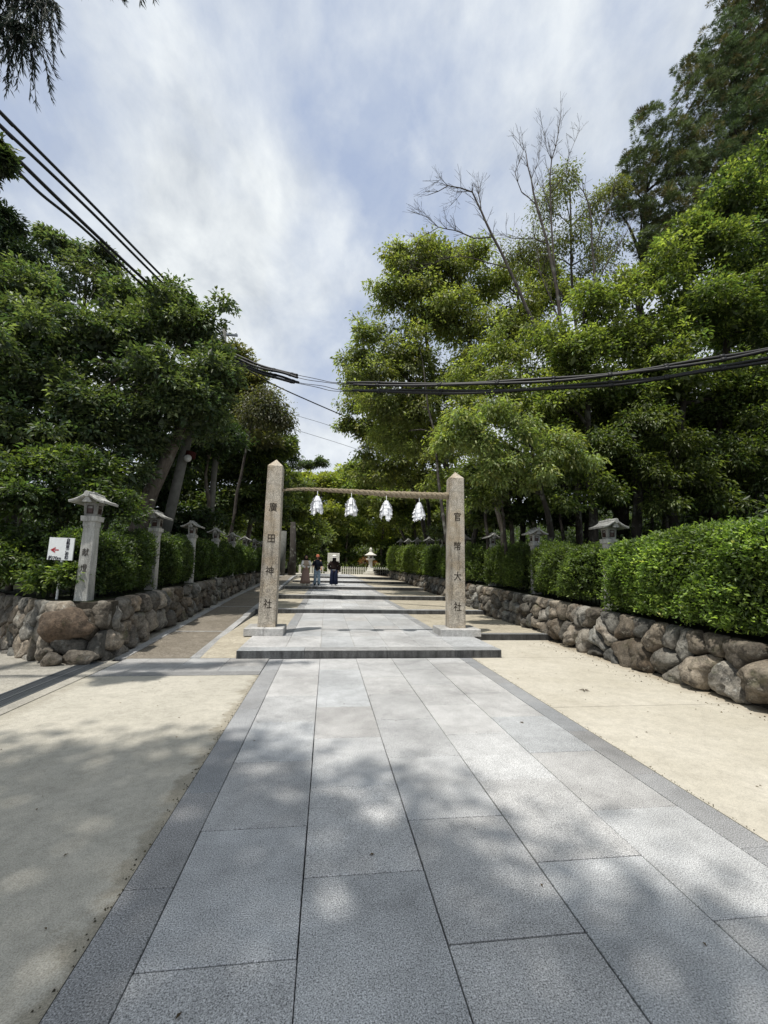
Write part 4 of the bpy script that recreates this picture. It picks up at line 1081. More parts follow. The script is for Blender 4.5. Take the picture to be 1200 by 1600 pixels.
labs = ['bright tree behind the fence left of the visitors', 'bright tree behind the fence above the visitors', 'bright tree behind the fence between the slab and the pale lantern', 'bright tree behind the fence above the pale lantern', 'bright tree behind the fence right of the pale lantern']
for i, ls in enumerate(cluster(D['fill'], 5)):
    tree('maple_tree', labs[i], 'tree', (ls[len(ls)//2][0], 57.5, 1.2), ls, seed=190+i, leaf=.28, wid=.5, col=[(.10, .13, .03), (.13, .16, .034), (.11, .15, .032), (.14, .17, .034), (.12, .15, .032)][i], tw=.6, dens=.85, inner=.4, r0=.2, sub=2, hi=((.20, .24, .045), .3))
# far wood behind the fence
ff = cluster(D['far_forest'], 9)
flabs = ['far wood tree at the left end behind the avenue', 'far wood tree behind the three visitors', 'far wood tree above the white standing slab', 'far wood tree below the first paper streamer', 'far wood tree below the second paper streamer',
         'far wood tree above the pale stone lantern', 'far wood tree below the third paper streamer', 'far wood tree below the fourth paper streamer', 'far wood tree behind the pillar carved 官幣大社']
for i, ls in enumerate(ff):
    tree('maple_tree', flabs[i], 'tree', (ls[0][0], 74, 6), ls, 'trees of the far wood', seed=80+i, leaf=.42, wid=.5, col=[(.15, .18, .035), (.11, .15, .034), (.17, .20, .038)][i % 3], tw=.9, dens=.8, inner=.4, r0=.3, sub=1, hi=((.24, .28, .05), .3))
for i, l in enumerate(D['far_under']):
    tree('garden_shrub', 'rounded green garden shrub behind the white fence', 'shrub', (l[0], l[1], .8), [l], 'green shrubs behind the white fence', seed=100+i, leaf=.30, col=[(.06, .09, .022), (.13, .17, .03), (.05, .075, .02)][i % 3], tw=.4, r0=.05, sub=1)
for i, l in enumerate(D['far_red']):
    tree('red_leaved_shrub', 'reddish orange leaved shrub behind the fence left of the pale stone lantern', 'shrub', (l[0], l[1], .8), [l], 'red leaved shrubs by the pale lantern', seed=120+i, leaf=.2, col=(.15, .085, .035), tw=.3, r0=.05, sub=1)

def undergrowth(name, label, xs, ys, zf, n, leaf, col):
    o_n = n
    P0 = np.stack([rng.uniform(xs[0], xs[1], o_n), rng.uniform(ys[0], ys[1], o_n)], 1)
    keep = np.sin(P0[:, 0]*1.3+P0[:, 1]*.7)+np.sin(P0[:, 1]*1.9)+rng.normal(size=o_n)*.6 > -1.2
    P0 = P0[keep]; n = len(P0)
    z = np.array([zf(a, b_) for a, b_ in P0])
    per = 22; hgt = rng.uniform(.2, 1.5, n)
    P = np.repeat(np.column_stack([P0, z]), per, 0)+rng.normal(size=(n*per, 3))*np.array([.28, .28, .05]); P[:, 2] += np.repeat(hgt, per)*rng.random(n*per)
    Dv = unit(n*per)+np.array([0, 0, .2]); Nv = np.array([0, -.3, .9])+rng.normal(size=(n*per, 3))*.5
    L_ = leaf*rng.uniform(.6, 1.4, n*per)
    cl_ = np.array(col)*np.repeat(rng.uniform(.5, 1.6, n), per)[:, None]*rng.uniform(.7, 1.3, (n*per, 1))
    o = leaf_mesh(name, P, Dv, Nv, L_, L_*.5, cl_, M_leaf, None)
    return tag(o, label, 'undergrowth', kind='stuff')
undergrowth('undergrowth', 'shaded leafy undergrowth covering the bank behind the right hedges', (7.2, 20), (4, 50), lambda x, y: rwt(max(min(y, 40), 0))-.04+max(0, x-8)*.32, 5200, .17, (.035, .055, .016))
undergrowth('undergrowth', 'shaded leafy undergrowth covering the bank behind the left hedges', (-17, -5.0), (12, 50), lambda x, y: lwt(min(y, 34))-.03+max(0, -x-7)*.28, 4200, .17, (.030, .050, .016))
undergrowth('undergrowth', 'leafy undergrowth on the rise behind the white picket fence', (-22, 30), (54.5, 74), lambda x, y: .8+min(12, max(0, y-56)*.30), 6000, .38, (.06, .085, .022))

# trees behind the viewer that shade the foreground
def shade_lobe(sx, sy, h, r): return (sx-.266*h*1.0, sy-.228*h, h, r)
sh = []
for (sx, sy, r) in [(a_-0, b_-(.55 if a_ > -.5 else .12), c_*(.9 if a_ > -.5 else 1)) for (a_, b_, c_) in [(-2.6, 2.6, 1.15), (-1.6, 3.3, .95), (-.9, 3.2, 1.0), (-1.4, 1.9, 1.2), (-3.6, 3.3, .9), (-4.6, 2.2, 1.2), (-.1, 2.4, 1.15), (.5, 2.9, .75), (1.0, 1.7, 1.0), (.3, 1.3, 1.0),
                    (-.8, .6, 1.3), (-2.3, .6, 1.3), (-4, .4, 1.4), (-5.6, 3.6, 1.0), (-6.3, 1.5, 1.5), (1.55, 1.15, .8), (2.1, .4, 1.0), (.9, .2, 1.2), (.2, -1, 1.5), (-2, -1.3, 1.6), (2.4, -1.2, 1.3), (-4.6, -1.4, 1.6),
                    (2.0, 1.2, .8), (2.7, .5, .9), (3.4, -.2, 1.0), (1.35, 2.35, .45), (-.2, 3.3, .5), (-2.0, 3.75, .5)]]:
    sh.append(shade_lobe(sx, sy, 10.0+rnd.uniform(-.8, .8), r))
tree('camphor_tree', 'large spreading tree standing behind the viewpoint and shading the foreground', 'tree', (-7.5, -4.5, -.02), sh, seed=130, r0=.42,
     leaf=.17, wid=.5, tw=.34, col=GREEN, dens=.34, inner=.22, nosub=True, top=(-4.5, -1.5, 9.5))
# hanging conifer bough upper left
def pine():
    base = (-9.6, 4.6, 0)
    o = empty('pine_tree', base); tag(o, 'drooping dark needled boughs hanging into the upper left corner', 'tree')
    mb = MB(); lobes = D['pine']
    mb.tube([base, (-9.4, 4.7, 5), (-9.1, 4.9, 11)], [.2, .15, .09], 9)
    Ps, Ds, Ns, Ls, Cs = [], [], [], [], []
    r = random.Random(3)
    starts = [((-9.25, 4.8, 9.3), (-3.85, 5.2, 8.75)), ((-9.3, 4.8, 8.6), (-4.05, 5.2, 8.25)), ((-9.2, 4.8, 9.9), (-2.75, 5.2, 9.25))]
    for si, (a, c) in enumerate(starts):
        a, c = Vector(a), Vector(c); q = [a.lerp(c, f)+Vector((0, 0, .35*sin(pi*f))) for f in [i/8 for i in range(9)]]
        mb.tube(q, [.05-.045*i/8 for i in range(9)], 6)
        for k in range(130 if si < 2 else 34):
            f = r.uniform(.72 if si < 2 else .80, 1.0); p = q[0].lerp(q[-1], f)+Vector((0, 0, .35*sin(pi*f)))
            tip = p+Vector((r.uniform(-.15, .35), r.uniform(-.25, .25), -r.uniform(.25, .95 if si < 2 else .30)))
            mid = p.lerp(tip, .5)+Vector((.08, 0, .06))
            mb.tube([p, mid, tip], [.008, .006, .003], 4, cap=False)
            n = 60; s = rng.random(n)
            P = np.array([list(p if t < .0 else (p.lerp(mid, t*2) if t < .5 else mid.lerp(tip, t*2-1))) for t in s])
            dr = np.array(list((tip-p).normalized()))
            u = dr*1.1+unit(n)*.55
            Ps.append(P); Ds.append(u); Ns.append(unit(n)); Ls.append(rng.uniform(.07, .12, n)); Cs.append(np.array((.022, .036, .020))*rng.uniform(.5, 1.6, (n, 1)))
    shift(mb, base); mb.build('trunk', M_barkD, o, True)
    P = np.concatenate(Ps); L_ = np.concatenate(Ls)
    leaf_mesh('crown', P-np.array(base), np.concatenate(Ds), np.concatenate(Ns), L_, L_*.10, np.concatenate(Cs), M_needle, o)
pine()
lb_ = D['leftbr']
tree('oak_tree', 'small leafy branch tip poking in at the left edge under the cables', 'tree', (-8.2, 5.5, 0), [(-4.12, 5, 6.28, .13), (-4.35, 5, 6.15, .22), (-3.98, 5, 6.12, .08), (-4.2, 5, 5.98, .10)], seed=140, r0=.12,
     leaf=.06, tw=.1, dens=.55, inner=.1, col=(.03, .045, .018), top=(-8, 5.4, 7.5))

labs = ['shaded shrubby tree right behind the second right lantern', 'shaded shrubby tree behind the nearest right lantern', 'shaded shrubby tree above the middle of the large near hedge', 'shaded shrubby tree above the right part of the large near hedge']
for i, ls in enumerate(cluster(D['skirt2'], 4)):
    tree('laurel_tree', labs[i], 'tree', (ls[len(ls)//2][0]+.4, 12.3, 1.6), ls, seed=170+i, leaf=.09, wid=.42, col=[(.07, .10, .026), (.065, .095, .024), (.06, .085, .02), (.05, .075, .018)][i], tw=.26, dens=.55, inner=.25, droop=.5, r0=.06, bark=M_barkD, hi=((.12, .16, .04), .2), sub=3)
# ------------------------------------------------------------------ hedges
def hedge(label, x0, x1, y0, y1, z0f, z1f, leaf, col, hi, group, seed, over=.0, dens=1.0):
    ctr = ((x0+x1)/2, (y0+y1)/2, z0f(y0))
    o = empty('hedge', ctr); tag(o, label, 'hedge', group)
    def put(u, v, w):      # u across, v along, w up in 0..1
        y = y0+(y1-y0)*v; za, zb = z0f(y), z1f(y)
        return u, y, za, zb
    W, Ly, H = x1-x0, y1-y0, z1f(y0)-z0f(y0)
    side = 1 if x0 > 0 else -1
    n = int((Ly*H*2*1.0+Ly*W+2*W*H)*dens*3.0/(leaf*leaf*.5*.55)/10)
    fc = rng.random(n); T_ = np.empty((n, 3)); Nn = np.zeros((n, 3))
    a, b_ = rng.random(n), rng.random(n)
    y = y0+(y1-y0)*a
    za = np.array([z0f(t) for t in y]); zb = np.array([z1f(t) for t in y])
    # faces: path side .5, top .28, ends .22
    tot = [.55, .28, .17]
    m1 = fc < tot[0]; m2 = (fc >= tot[0]) & (fc < tot[0]+tot[1]); m3 = fc >= tot[0]+tot[1]
    xin = x0 if side > 0 else x1; xout = x1 if side > 0 else x0
    bulge = .10*np.sin(b_*pi)+.05*np.sin(y*2.3+seed)+.04*np.sin(y*5.1+b_*4)
    T_[:, 1] = y
    T_[:, 0] = np.where(m1, xin-side*bulge, xin+(xout-xin)*b_)
    T_[:, 2] = np.where(m1, za+(zb-za)*b_, zb)
    rd = .16
    Nn[m1] = (-side, 0, 0.25); Nn[m2] = (0, 0, 1)
    top = m2
    T_[top, 2] = zb[top]+.05*np.sin(y[top]*3.1+seed)+.04*np.sin(T_[top, 0]*9+y[top]*5)-np.where(np.abs(b_[top]-.5) > .38, .08, 0)
    e = rng.random(n) < .5
    T_[m3, 1] = np.where(e[m3], y0-.04, y1+.04); T_[m3, 2] = (za+(zb-za)*a)[m3]; Nn[m3] = np.where(e[m3][:, None], (0, -1, .2), (0, 1, .2))
    # round the ends and shoulders, uneven clipping
    ed = np.minimum(T_[:, 1]-y0, y1-T_[:, 1]); q_ = np.clip(1-ed/.38, 0, 1)**2
    T_[:, 0] += side*q_*.22*m1; T_[:, 2] -= q_*.16*((T_[:, 2]-za)/np.maximum(.1, zb-za))
    hi_ = np.clip(((T_[:, 2]-za)/np.maximum(.1, zb-za)-.78)/.22, 0, 1)**2
    T_[:, 0] += side*hi_*.12*m1
    wav = np.array([noise.noise(Vector((t[0]*1.7, t[1]*1.7, t[2]*1.7+seed))) for t in T_])
    T_ += Nn*(wav*.13)[:, None]
    T_[:, 0] -= side*.0
    # push in / out and thin the lowest part
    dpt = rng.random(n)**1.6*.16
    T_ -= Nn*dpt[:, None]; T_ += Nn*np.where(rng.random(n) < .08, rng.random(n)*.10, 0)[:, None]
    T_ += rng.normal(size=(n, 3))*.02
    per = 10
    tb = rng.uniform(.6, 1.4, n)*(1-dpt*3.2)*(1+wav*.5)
    hp = rng.random(n) < hi[1]
    P = np.repeat(T_, per, 0)+rng.normal(size=(n*per, 3))*leaf*.55
    nn = np.repeat(Nn, per, 0)
    Dv = nn*.9+rng.normal(size=(n*per, 3))*.75+np.array([0, 0, .25]); Nv = nn*.4+np.array([0, 0, .9])+rng.normal(size=(n*per, 3))*.5
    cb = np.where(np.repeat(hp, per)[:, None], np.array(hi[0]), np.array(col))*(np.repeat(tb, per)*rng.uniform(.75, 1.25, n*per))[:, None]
    L_ = leaf*rng.uniform(.7, 1.3, n*per)
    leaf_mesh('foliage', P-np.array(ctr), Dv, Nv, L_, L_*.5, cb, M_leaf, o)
    # twiggy core
    q = MB(); i = .17
    vs = []; ny = 8
    for j in range(ny+1):
        yy = y0+i*.6+(y1-y0-1.2*i)*j/ny
        vs += [(x0+i, yy, z0f(yy)+.10), (x0+i, yy, z1f(yy)-i), (x1-i, yy, z1f(yy)-i), (x1-i, yy, z0f(yy)+.10)]
    fs = []
    for j in range(ny):
        for k in range(4): fs.append((j*4+k, j*4+(k+1) % 4, j*4+4+(k+1) % 4, j*4+4+k))
    fs += [(3, 2, 1, 0), tuple(ny*4+k for k in range(4))]
    q.add(vs, fs)
    rr = random.Random(seed)
    for k in range(int(Ly*7)):
        yy = rr.uniform(y0+.2, y1-.2); xx = rr.uniform(x0+.25, x1-.2)
        q.tube([(xx, yy, z0f(yy)-.25), (xx+rr.uniform(-.1, .1), yy+rr.uniform(-.1, .1), z0f(yy)+.3)], .012, 5)
    shift(q, ctr); q.build('stems', M_core, o)
M_core = plain('hedge_core', (.010, .012, .007), .95, .05)
hl = ['left hedge block between the nearest and second lanterns', 'left hedge block between the second and third lanterns', 'left hedge block between the third and fourth lanterns', 'left hedge block between the fourth and fifth lanterns',
      'left hedge block between the fifth and sixth lanterns', 'left hedge block between the sixth and seventh lanterns', 'left hedge block beyond the seventh lantern, last before the plaza']
for k in range(7):
    y0 = yl[k]+.26; y1 = (yl[k+1]-.26) if k < 6 else 31
    if k == 0: zt = lambda y: 1.88+.12*(y-8.0)
    else: zt = lambda y: 2.10+.021*(y-8)
    hedge(hl[k], -4.75, -3.80, y0, y1, lambda y: lwt(y)+.10, zt, .055 if k < 2 else .075, (.040, .068, .018), ((.085, .125, .03), .18), 'hedge blocks on the left wall', k+1)
hedge('largest clipped hedge overhanging the boulder wall at the right edge', 5.12, 6.5, .2, 7.50, lambda y: rwt(max(y, 0))+.13, lambda y: 2.17-.10*max(0, min(1, (y-5.8)/1.5)), .060, (.075, .125, .026), ((.19, .28, .06), .32), None, 33, dens=.95)
hr = ['right hedge block between the nearest and second lanterns', 'right hedge block between the second and third lanterns', 'right hedge block hidden behind the pillar carved 官幣大社', 'right hedge block just left of the pillar carved 官幣大社',
      'right hedge block between the fifth and sixth lanterns', 'right hedge block between the sixth and seventh lanterns', 'right hedge block between the seventh and eighth lanterns', 'last bright hedge block of the right row by the plaza']
for k in range(8):
    y0 = yr[k]+.34; y1 = (yr[k+1]-.36) if k < 7 else 37.3
    zt = lambda y: 2.03+.043*(y-8)
    c_ = (.058, .092, .022) if k < 5 else (.085, .12, .026)
    hedge(hr[k], 5.28, 6.3, y0, y1, lambda y: rwt(y)+.13, zt, .055 if k < 2 else (.08 if k < 4 else .12), c_, ((.11, .16, .035), .22), 'hedge blocks above the right wall', 50+k)

# ------------------------------------------------------------------ sign
sg = empty('arrow_sign', (-4.40, 7.83, .88)); tag(sg, 'small white board with red arrow and vertical black writing on a thin post', 'sign')
SR = Matrix.Rotation(radians(9), 4, 'Y')
sg.rotation_euler = (0, radians(1), radians(-4))
m = MB(); m.box(-.20, .20, -.010, .010, .66, 1.03); m.build('board', M_white, sg)
m = MB(); m.tube([(.02, .02, -.1), (.02, .02, .95)], .018, 8); m.build('post', M_white, sg)
txt = '自動車ご祈祷'
inscription('lettering', [(c, .062, (.105, -.0125, .995-.058*i), (pi/2, 0, 0), .0012) for i, c in enumerate(txt)] + [('約70m', .075, (-.08, -.0125, .695), (pi/2, 0, 0), .001)], M_ink2, sg)
m = MB(); yy = -.0125
def quadp(pts): m.add([(a, yy, c) for a, c in pts], [tuple(range(len(pts)))])
quadp([(-.145, .815), (-.03, .815), (-.03, .833), (-.145, .833)])
yy = -.0135
quadp([(-.165, .824), (-.085, .87), (-.078, .853), (-.135, .824), (-.078, .795), (-.085, .778)][:4]); quadp([(-.165, .824), (-.135, .824), (-.078, .795), (-.085, .778)])
m.build('red_arrow', M_red, sg)

# ------------------------------------------------------------------ poles and cables
def pole(name, label, base, top, r, parts=True):
    o = empty(name, base); tag(o, label, 'utility pole')
    m = MB(); m.tube([(0, 0, -.3), tuple(Vector(top)-Vector(base))], [r, r*.72], 16); m.build('shaft', M_conc, o, True)
    return o
pa = pole('utility_pole', 'concrete utility pole with small round lamp behind the second left lantern', (-5.22, 14.0, .9), (-4.25, 14.0, 7.5), .17)
lp = D['lamp'][0]
m = MB(); lx, ly_, lz = lp[0]-(-5.22)-.02, lp[1]-14.0, lp[2]-.9
m.tube([(lx-.12, ly_+.1, lz+.10), (lx, ly_, lz+.09), (lx+.05, ly_, lz+.05)], .016, 6); m.build('lamp_arm', M_steel, pa)
bm = bmesh.new(); bmesh.ops.create_uvsphere(bm, u_segments=16, v_segments=10, radius=.115)
for v in bm.verts: v.co = Vector((v.co.x+lx+.07, v.co.y*.7+ly_, v.co.z*1.0+lz))
me = bpy.data.meshes.new('lamp_globe'); bm.to_mesh(me); bm.free(); smooth(me); me.materials.append(plain('lamp_glass', (.45, .46, .45), .3, .5)); link(bpy.data.objects.new('lamp_globe', me), pa)
m = MB(); m.tube([(.80, -.02, 3.95), (.83, -.02, 4.15)], .155, 14); m.build('red_band', plain('faded_red', (.045, .012, .011), .8, .1), pa)
PB = (-4.74, 18.15, 1.1)
pb = pole('utility_pole', 'far utility pole with short crossarms where the cables meet the trees', PB, (-4.74, 18.15, 11.75), .13)
m = MB()
for z in (10.25, 9.65): m.box(-.55, .55, -.04, .04, z-.04, z+.04)
m.box(-.04, .04, -.5, .3, 9.95, 10.02)
m.build('crossarm', M_steel, pb)
for x in (-.48, .48, -.2, .2):
    m = MB(); m.tube([(x, 0, 10.29), (x, 0, 10.33), (x, 0, 10.37), (x, 0, 10.42)], [.03, .05, .035, .02], 10); m.build('insulator', M_white, pb)

def spline(pts, per=8):
    P = [Vector(p) for p in pts]; out = []
    for i in range(len(P)-1):
        p0, p1, p2, p3 = P[max(i-1, 0)], P[i], P[i+1], P[min(i+2, len(P)-1)]
        for k in range(per):
            t = k/per
            out.append(.5*((2*p1)+(p2-p0)*t+(2*p0-5*p1+4*p2-p3)*t*t+(3*p1-p0-3*p2+p3)*t**3))
    out.append(P[-1]); return out
bd = spline(D['bundle'][0]); seg = []
ix_a = 3*8; ix_b = 6*8-6
perp = Vector((8.3-18, -(10+4.68), 0)).normalized()
names = ['uppermost', 'second', 'third', 'lowest']
for k in range(4):
    zo = [.17, .06, -.05, -.16][k]; yo = [.0, .12, -.10, .04][k]
    o = empty('overhead_cable', tuple(bd[0])); tag(o, f'{names[k]} of the four sheathed black cables crossing over the path', 'cable', 'sheathed cables crossing the path')
    off = lambda i: Vector((0, 0, zo*(1+.0*i)+.02*sin(i*.31+k*2)))+perp*yo
    q = [p+off(i)-bd[0] for i, p in enumerate(bd)]
    m = MB(); m.tube(q, .011, 6); m.build('wire', M_black, o, True)
    m = MB(); a_, b_ = ix_a+[0, 1, 0, -1][k], ix_b+[0, 2, 1, 3][k]
    m.tube(q[:a_], .048, 8); m.tube(q[b_:], .040, 8)
    j = 6
    for j in range(6, len(q)-2, 7):
        if a_ <= j <= b_: continue
        m.tube([q[j], q[j]+(q[j+1]-q[j]).normalized()*.10], .058, 8)
    m.build('sheath', M_black, o, True)
dl = ['black cable running from the bundle into the right hand trees above the rope', 'thin upper wire crossing the sky gap low down', 'thin lower wire crossing the sky gap low down']
for k, pts in enumerate(D['drop']):
    m = MB(); q = spline(pts, 6); m.tube([p-q[0] for p in q], .030 if k == 0 else .011, 6)
    o = m.build('overhead_cable', M_black if k == 0 else plain('grey_wire', (.25, .27, .3), .5, .3), None, True); o.location = q[0]
    tag(o, dl[k], 'cable')
ol = ['uppermost black cable slanting down across the left sky', 'second black cable slanting down across the left sky', 'third black cable slanting down across the left sky', 'lowest black cable slanting down across the left sky']
for k, pts in enumerate(D['overhead']):
    a, c = Vector(pts[0]), Vector(pts[1]); pts = [tuple(a+(a-c)*16)]+pts
    m = MB(); q = spline(pts, 10); m.tube([p-q[0] for p in q], [.034, .034, .040, .032][k], 8)
    o = m.build('overhead_cable', M_black, None, True); o.location = q[0]
    tag(o, ol[k], 'cable')
gp = D['greypost']
o = empty('concrete_post', (gp[0][0]-.05, 36.2, .842)); tag(o, 'plain grey post seen just right of the pillar carved 廣田神社', 'post')
m = MB(); m.tube([(0, 0, 0), (.0, 0, 3.6)], [.24, .22], 14); m.build('shaft', M_conc, o, True)
o = empty('tree_trunk', (D['trunkfar'][0][0], 37.5, .84)); tag(o, 'dark rough trunk at the plaza edge left of the visitors', 'tree')
m = MB(); m.tube([(0, 0, 0), (.05, 0, 1.5), (-.1, 0, 4.5)], [.34, .27, .22], 12); m.build('trunk', M_barkD, o, True)

# ------------------------------------------------------------------ plaza: fence, slab, lantern
PZ = .842
def fence(x0, x1, y, label):
    o = empty('picket_fence', (x0, y, PZ)); tag(o, label, 'fence')
    x = 0
    m = MB(); 
    for z in (.22, .62): m.box(0, x1-x0, -.03, .03, z, z+.07)
    m.build('rail', M_oldlantern, o)
    n = int((x1-x0)/.26)
    proto_ = None
    mm = MB(); mm.bevbox(-.065, .065, -.065, .065, 0, .86, .02)
    for i in range(n+1):
        if proto_ is None: proto_ = mm.build('picket', M_oldlantern, o)
        else:
            c = proto_.copy(); C.objects.link(c); c.parent = o; c.location = (i*.26, -.08, 0)
    proto_.location = (0, -.08, 0)
fence(1.7, 9.6, 52, 'white stone picket fence along the plaza right of the standing slab')
fence(-1.25, -.25, 52, 'short white stone picket fence behind the visitors')
o = empty('standing_slab', (.72, 50.4, PZ)); tag(o, 'tall white stone slab standing behind the visitor in the white hat', 'monument')
m = MB(); m.bevbox(-.68, .68, -.13, .13, .22, 2.38, .03); m.build('slab', M_oldlantern, o)
m = MB(); m.bevbox(-.95, .95, -.4, .4, 0, .22, .03); m.build('plinth', M_oldlantern, o)
o = empty('pedestal_lantern', (5.0, 50.3, PZ)); tag(o, 'tall pale stone lantern on a flared base before the fence', 'stone lantern')
def lathe4(m, prof, n=4, rot=pi/4):
    vs, fs = [], []
    for r, z in prof:
        for k in range(n):
            a = rot+2*pi*k/n; vs.append((r*cos(a), r*sin(a), z))
    for i in range(len(prof)-1):
        for k in range(n): fs.append((i*n+k, i*n+(k+1) % n, (i+1)*n+(k+1) % n, (i+1)*n+k))
    fs.append(tuple(range(n-1, -1, -1))); fs.append(tuple((len(prof)-1)*n+k for k in range(n)))
    m.add(vs, fs)
m = MB(); lathe4(m, [(1.05, 0), (1.05, .22), (.82, .23), (.82, .42), (.60, .43), (.50, .62)]); m.build('base', M_oldlantern, o)
m = MB(); lathe4(m, [(.46, .62), (.34, .85), (.27, 1.2), (.27, 1.5), (.36, 1.68)]); m.build('shaft', M_oldlantern, o)
m = MB(); lathe4(m, [(.38, 1.68), (.54, 1.78), (.54, 1.86), (.42, 1.87)], 6, 0); m.build('platform', M_oldlantern, o)
m = MB(); lathe4(m, [(.34, 1.87), (.36, 2.2)], 6, 0)
m.build('light_box', M_oldlantern, o)
for k in (0, 2):
    R_ = Matrix.Rotation(k*pi/2, 4, 'Z'); q = MB(); q.box(-.11, .11, -.325, -.29, 1.93, 2.14, 1, R_); q.build('window', M_frame, o)
m = MB(); lathe4(m, [(.66, 2.20), (.70, 2.27), (.42, 2.42), (.22, 2.58), (.13, 2.64)], 6, 0); m.build('roof', M_oldlantern, o)
m = MB(); lathe4(m, [(.12, 2.64), (.20, 2.70), (.12, 2.78), (.19, 2.90), (.15, 3.02), (.02, 3.16)], 10, 0); m.build('finial', M_oldlantern, o)
# low white marker posts near the visitors
for k, (x, h) in enumerate([(-2.95, .95), (-1.72, 1.35), (-1.40, 1.35)]):
    m = MB(); m.bevbox(-.13, .13, -.13, .13, 0, h, .03)
    o = m.build('marker_post', M_oldlantern); o.location = (x, 49.0, PZ)
    tag(o, ['short white stone marker post left of the visitors', 'tall white stone marker post seen between the two left visitors', 'tall white stone marker post beside the visitor in jeans'][k], 'post')

# ------------------------------------------------------------------ people
def skin_body(name, joints, edges, mat, parent, sub=2):
    me = bpy.data.meshes.new(name); me.from_pydata([j[0] for j in joints], edges, []); me.update()
    o = bpy.data.objects.new(name, me); C.objects.link(o)
    md = o.modifiers.new('Skin', 'SKIN'); md.use_smooth_shade = True
    sv = me.skin_vertices
    if not sv: 
        bpy.context.view_layer.update()
    for i, j in enumerate(joints):
        r_ = j[1]
        me.skin_vertices[0].data[i].radius = (r_ if isinstance(r_, tuple) else (r_, r_))
    me.skin_vertices[0].data[0].use_root = True
    s = o.modifiers.new('Sub', 'SUBSURF'); s.levels = s.render_levels = sub
    bpy.context.view_layer.update()
    dg_ = bpy.context.evaluated_depsgraph_get()
    m2 = bpy.data.meshes.new_from_object(o.evaluated_get(dg_)); m2.name = name
    bpy.data.objects.remove(o); m2.materials.clear(); m2.materials.append(mat); smooth(m2)
    return link(bpy.data.objects.new(name, m2), parent)
def rev(prof, mat, name, parent, n=20, sy=.7, loc=(0, 0, 0), fold=0.0, folds=9):
    vs, fs = [], []
    for i, (r, z) in enumerate(prof):
        for k in range(n):
            a = 2*pi*k/n; q = r*(1+fold*(1-z)*cos(a*folds))
            vs.append((q*cos(a)+loc[0], q*sin(a)*sy+loc[1], z+loc[2]))
    for i in range(len(prof)-1):
        for k in range(n): fs.append((i*n+k, i*n+(k+1) % n, (i+1)*n+(k+1) % n, (i+1)*n+k))
    fs.append(tuple(range(n-1, -1, -1))); fs.append(tuple((len(prof)-1)*n+k for k in range(n)))
    return mesh_obj(name, vs, fs, mat, parent, True, col=[(1, 1, 1, 1)]*len(vs))
def person(loc, rotz, label, arms, skin=(.45, .27, .19), H=1.62):
    o = empty('person', loc, rotz); tag(o, label, 'person')
    s = H/1.62
    J = [((0, 0, .86), (.125, .095)), ((0, 0, 1.0), (.115, .085)), ((0, 0, 1.14), (.125, .09)), ((0, 0, 1.27), (.13, .085)), ((0, .0, 1.335), (.075, .06)), ((0, 0, 1.38), (.047, .047)), ((0, -.005, 1.43), (.05, .055)),
         ((0, -.012, 1.48), (.066, .08)), ((0, -.01, 1.545), (.072, .09)), ((0, -.005, 1.595), (.045, .055))]
    E_ = [(i, i+1) for i in range(9)]
    for sd in (-1, 1):
        k = len(J)
        J += [((sd*.085, 0, .80), .088), ((sd*.095, -.01, .62), .072), ((sd*.098, -.015, .46), .055), ((sd*.10, .005, .30), .052), ((sd*.10, .02, .09), .034), ((sd*.105, -.02, .035), (.036, .03)), ((sd*.11, -.13, .025), (.035, .02))]
        E_ += [(0, k)]+[(k+i, k+i+1) for i in range(6)]
        k = len(J); A = arms[0 if sd < 0 else 1]
        sh_ = Vector((sd*.165, 0, 1.30)); el, wr = Vector(A[0]), Vector(A[1])
        hd = (wr-el).normalized()
        J += [(tuple(sh_), .052), (tuple(sh_.lerp(el, .5)), .044), (tuple(el), .037), (tuple(el.lerp(wr, .5)), .034), (tuple(wr), .024), (tuple(wr+hd*.05), (.036, .018)), (tuple(wr+hd*.085), (.034, .014))]
        E_ += [(3, k)]+[(k+i, k+i+1) for i in range(6)]
        pb_ = k+6; px_ = wr+hd*.085; side_ = hd.cross(Vector((0, 1, 0)))
        if side_.length < .1: side_ = Vector((1, 0, 0))
        side_.normalize()
        for f in range(4):
            kk = len(J); b0 = px_+side_*(.024-.016*f); ln = [.062, .072, .068, .052][f]
            J += [(tuple(b0+hd*.02), .009), (tuple(b0+hd*ln*.6+Vector((0, -.006, 0))), .0085), (tuple(b0+hd*ln+Vector((0, -.018, 0))), .007)]
            E_ += [(pb_, kk), (kk, kk+1), (kk+1, kk+2)]
        kk = len(J); b0 = wr+hd*.04+side_*.035
        J += [(tuple(b0), .010), (tuple(b0+hd*.03+side_*.012), .009), (tuple(b0+hd*.055+side_*.008), .007)]; E_ += [(k+5, kk), (kk, kk+1), (kk+1, kk+2)]
    J = [((a[0]*s, a[1]*s, a[2]*s), (r*s if not isinstance(r, tuple) else (r[0]*s, r[1]*s))) for a, r in J]
    body = skin_body('body', J, E_, plain('skin_tone', skin, .6, .3, var=.03), o)
    # face: nose and ears, eyes, mouth
    m = MB()
    m.add([(-.011, -.088, 1.475), (.011, -.088, 1.475), (0, -.112, 1.480), (0, -.086, 1.52)], [(0, 1, 2), (1, 3, 2), (3, 0, 2)])
    for sd in (-1, 1): m.tube([(sd*.068, .0, 1.47), (sd*.080, .005, 1.50), (sd*.072, .0, 1.53)], [.006, .011, .008], 6)
    m.build('nose_and_ears', body.data.materials[0], o, True)
    m = MB()
    for sd in (-1, 1): m.box(sd*.03-.012, sd*.03+.012, -.092, -.080, 1.515, 1.524)
    m.box(-.02, .02, -.090, -.078, 1.447, 1.453)
    m.build('eyes_and_mouth', M_frame, o)
    return o
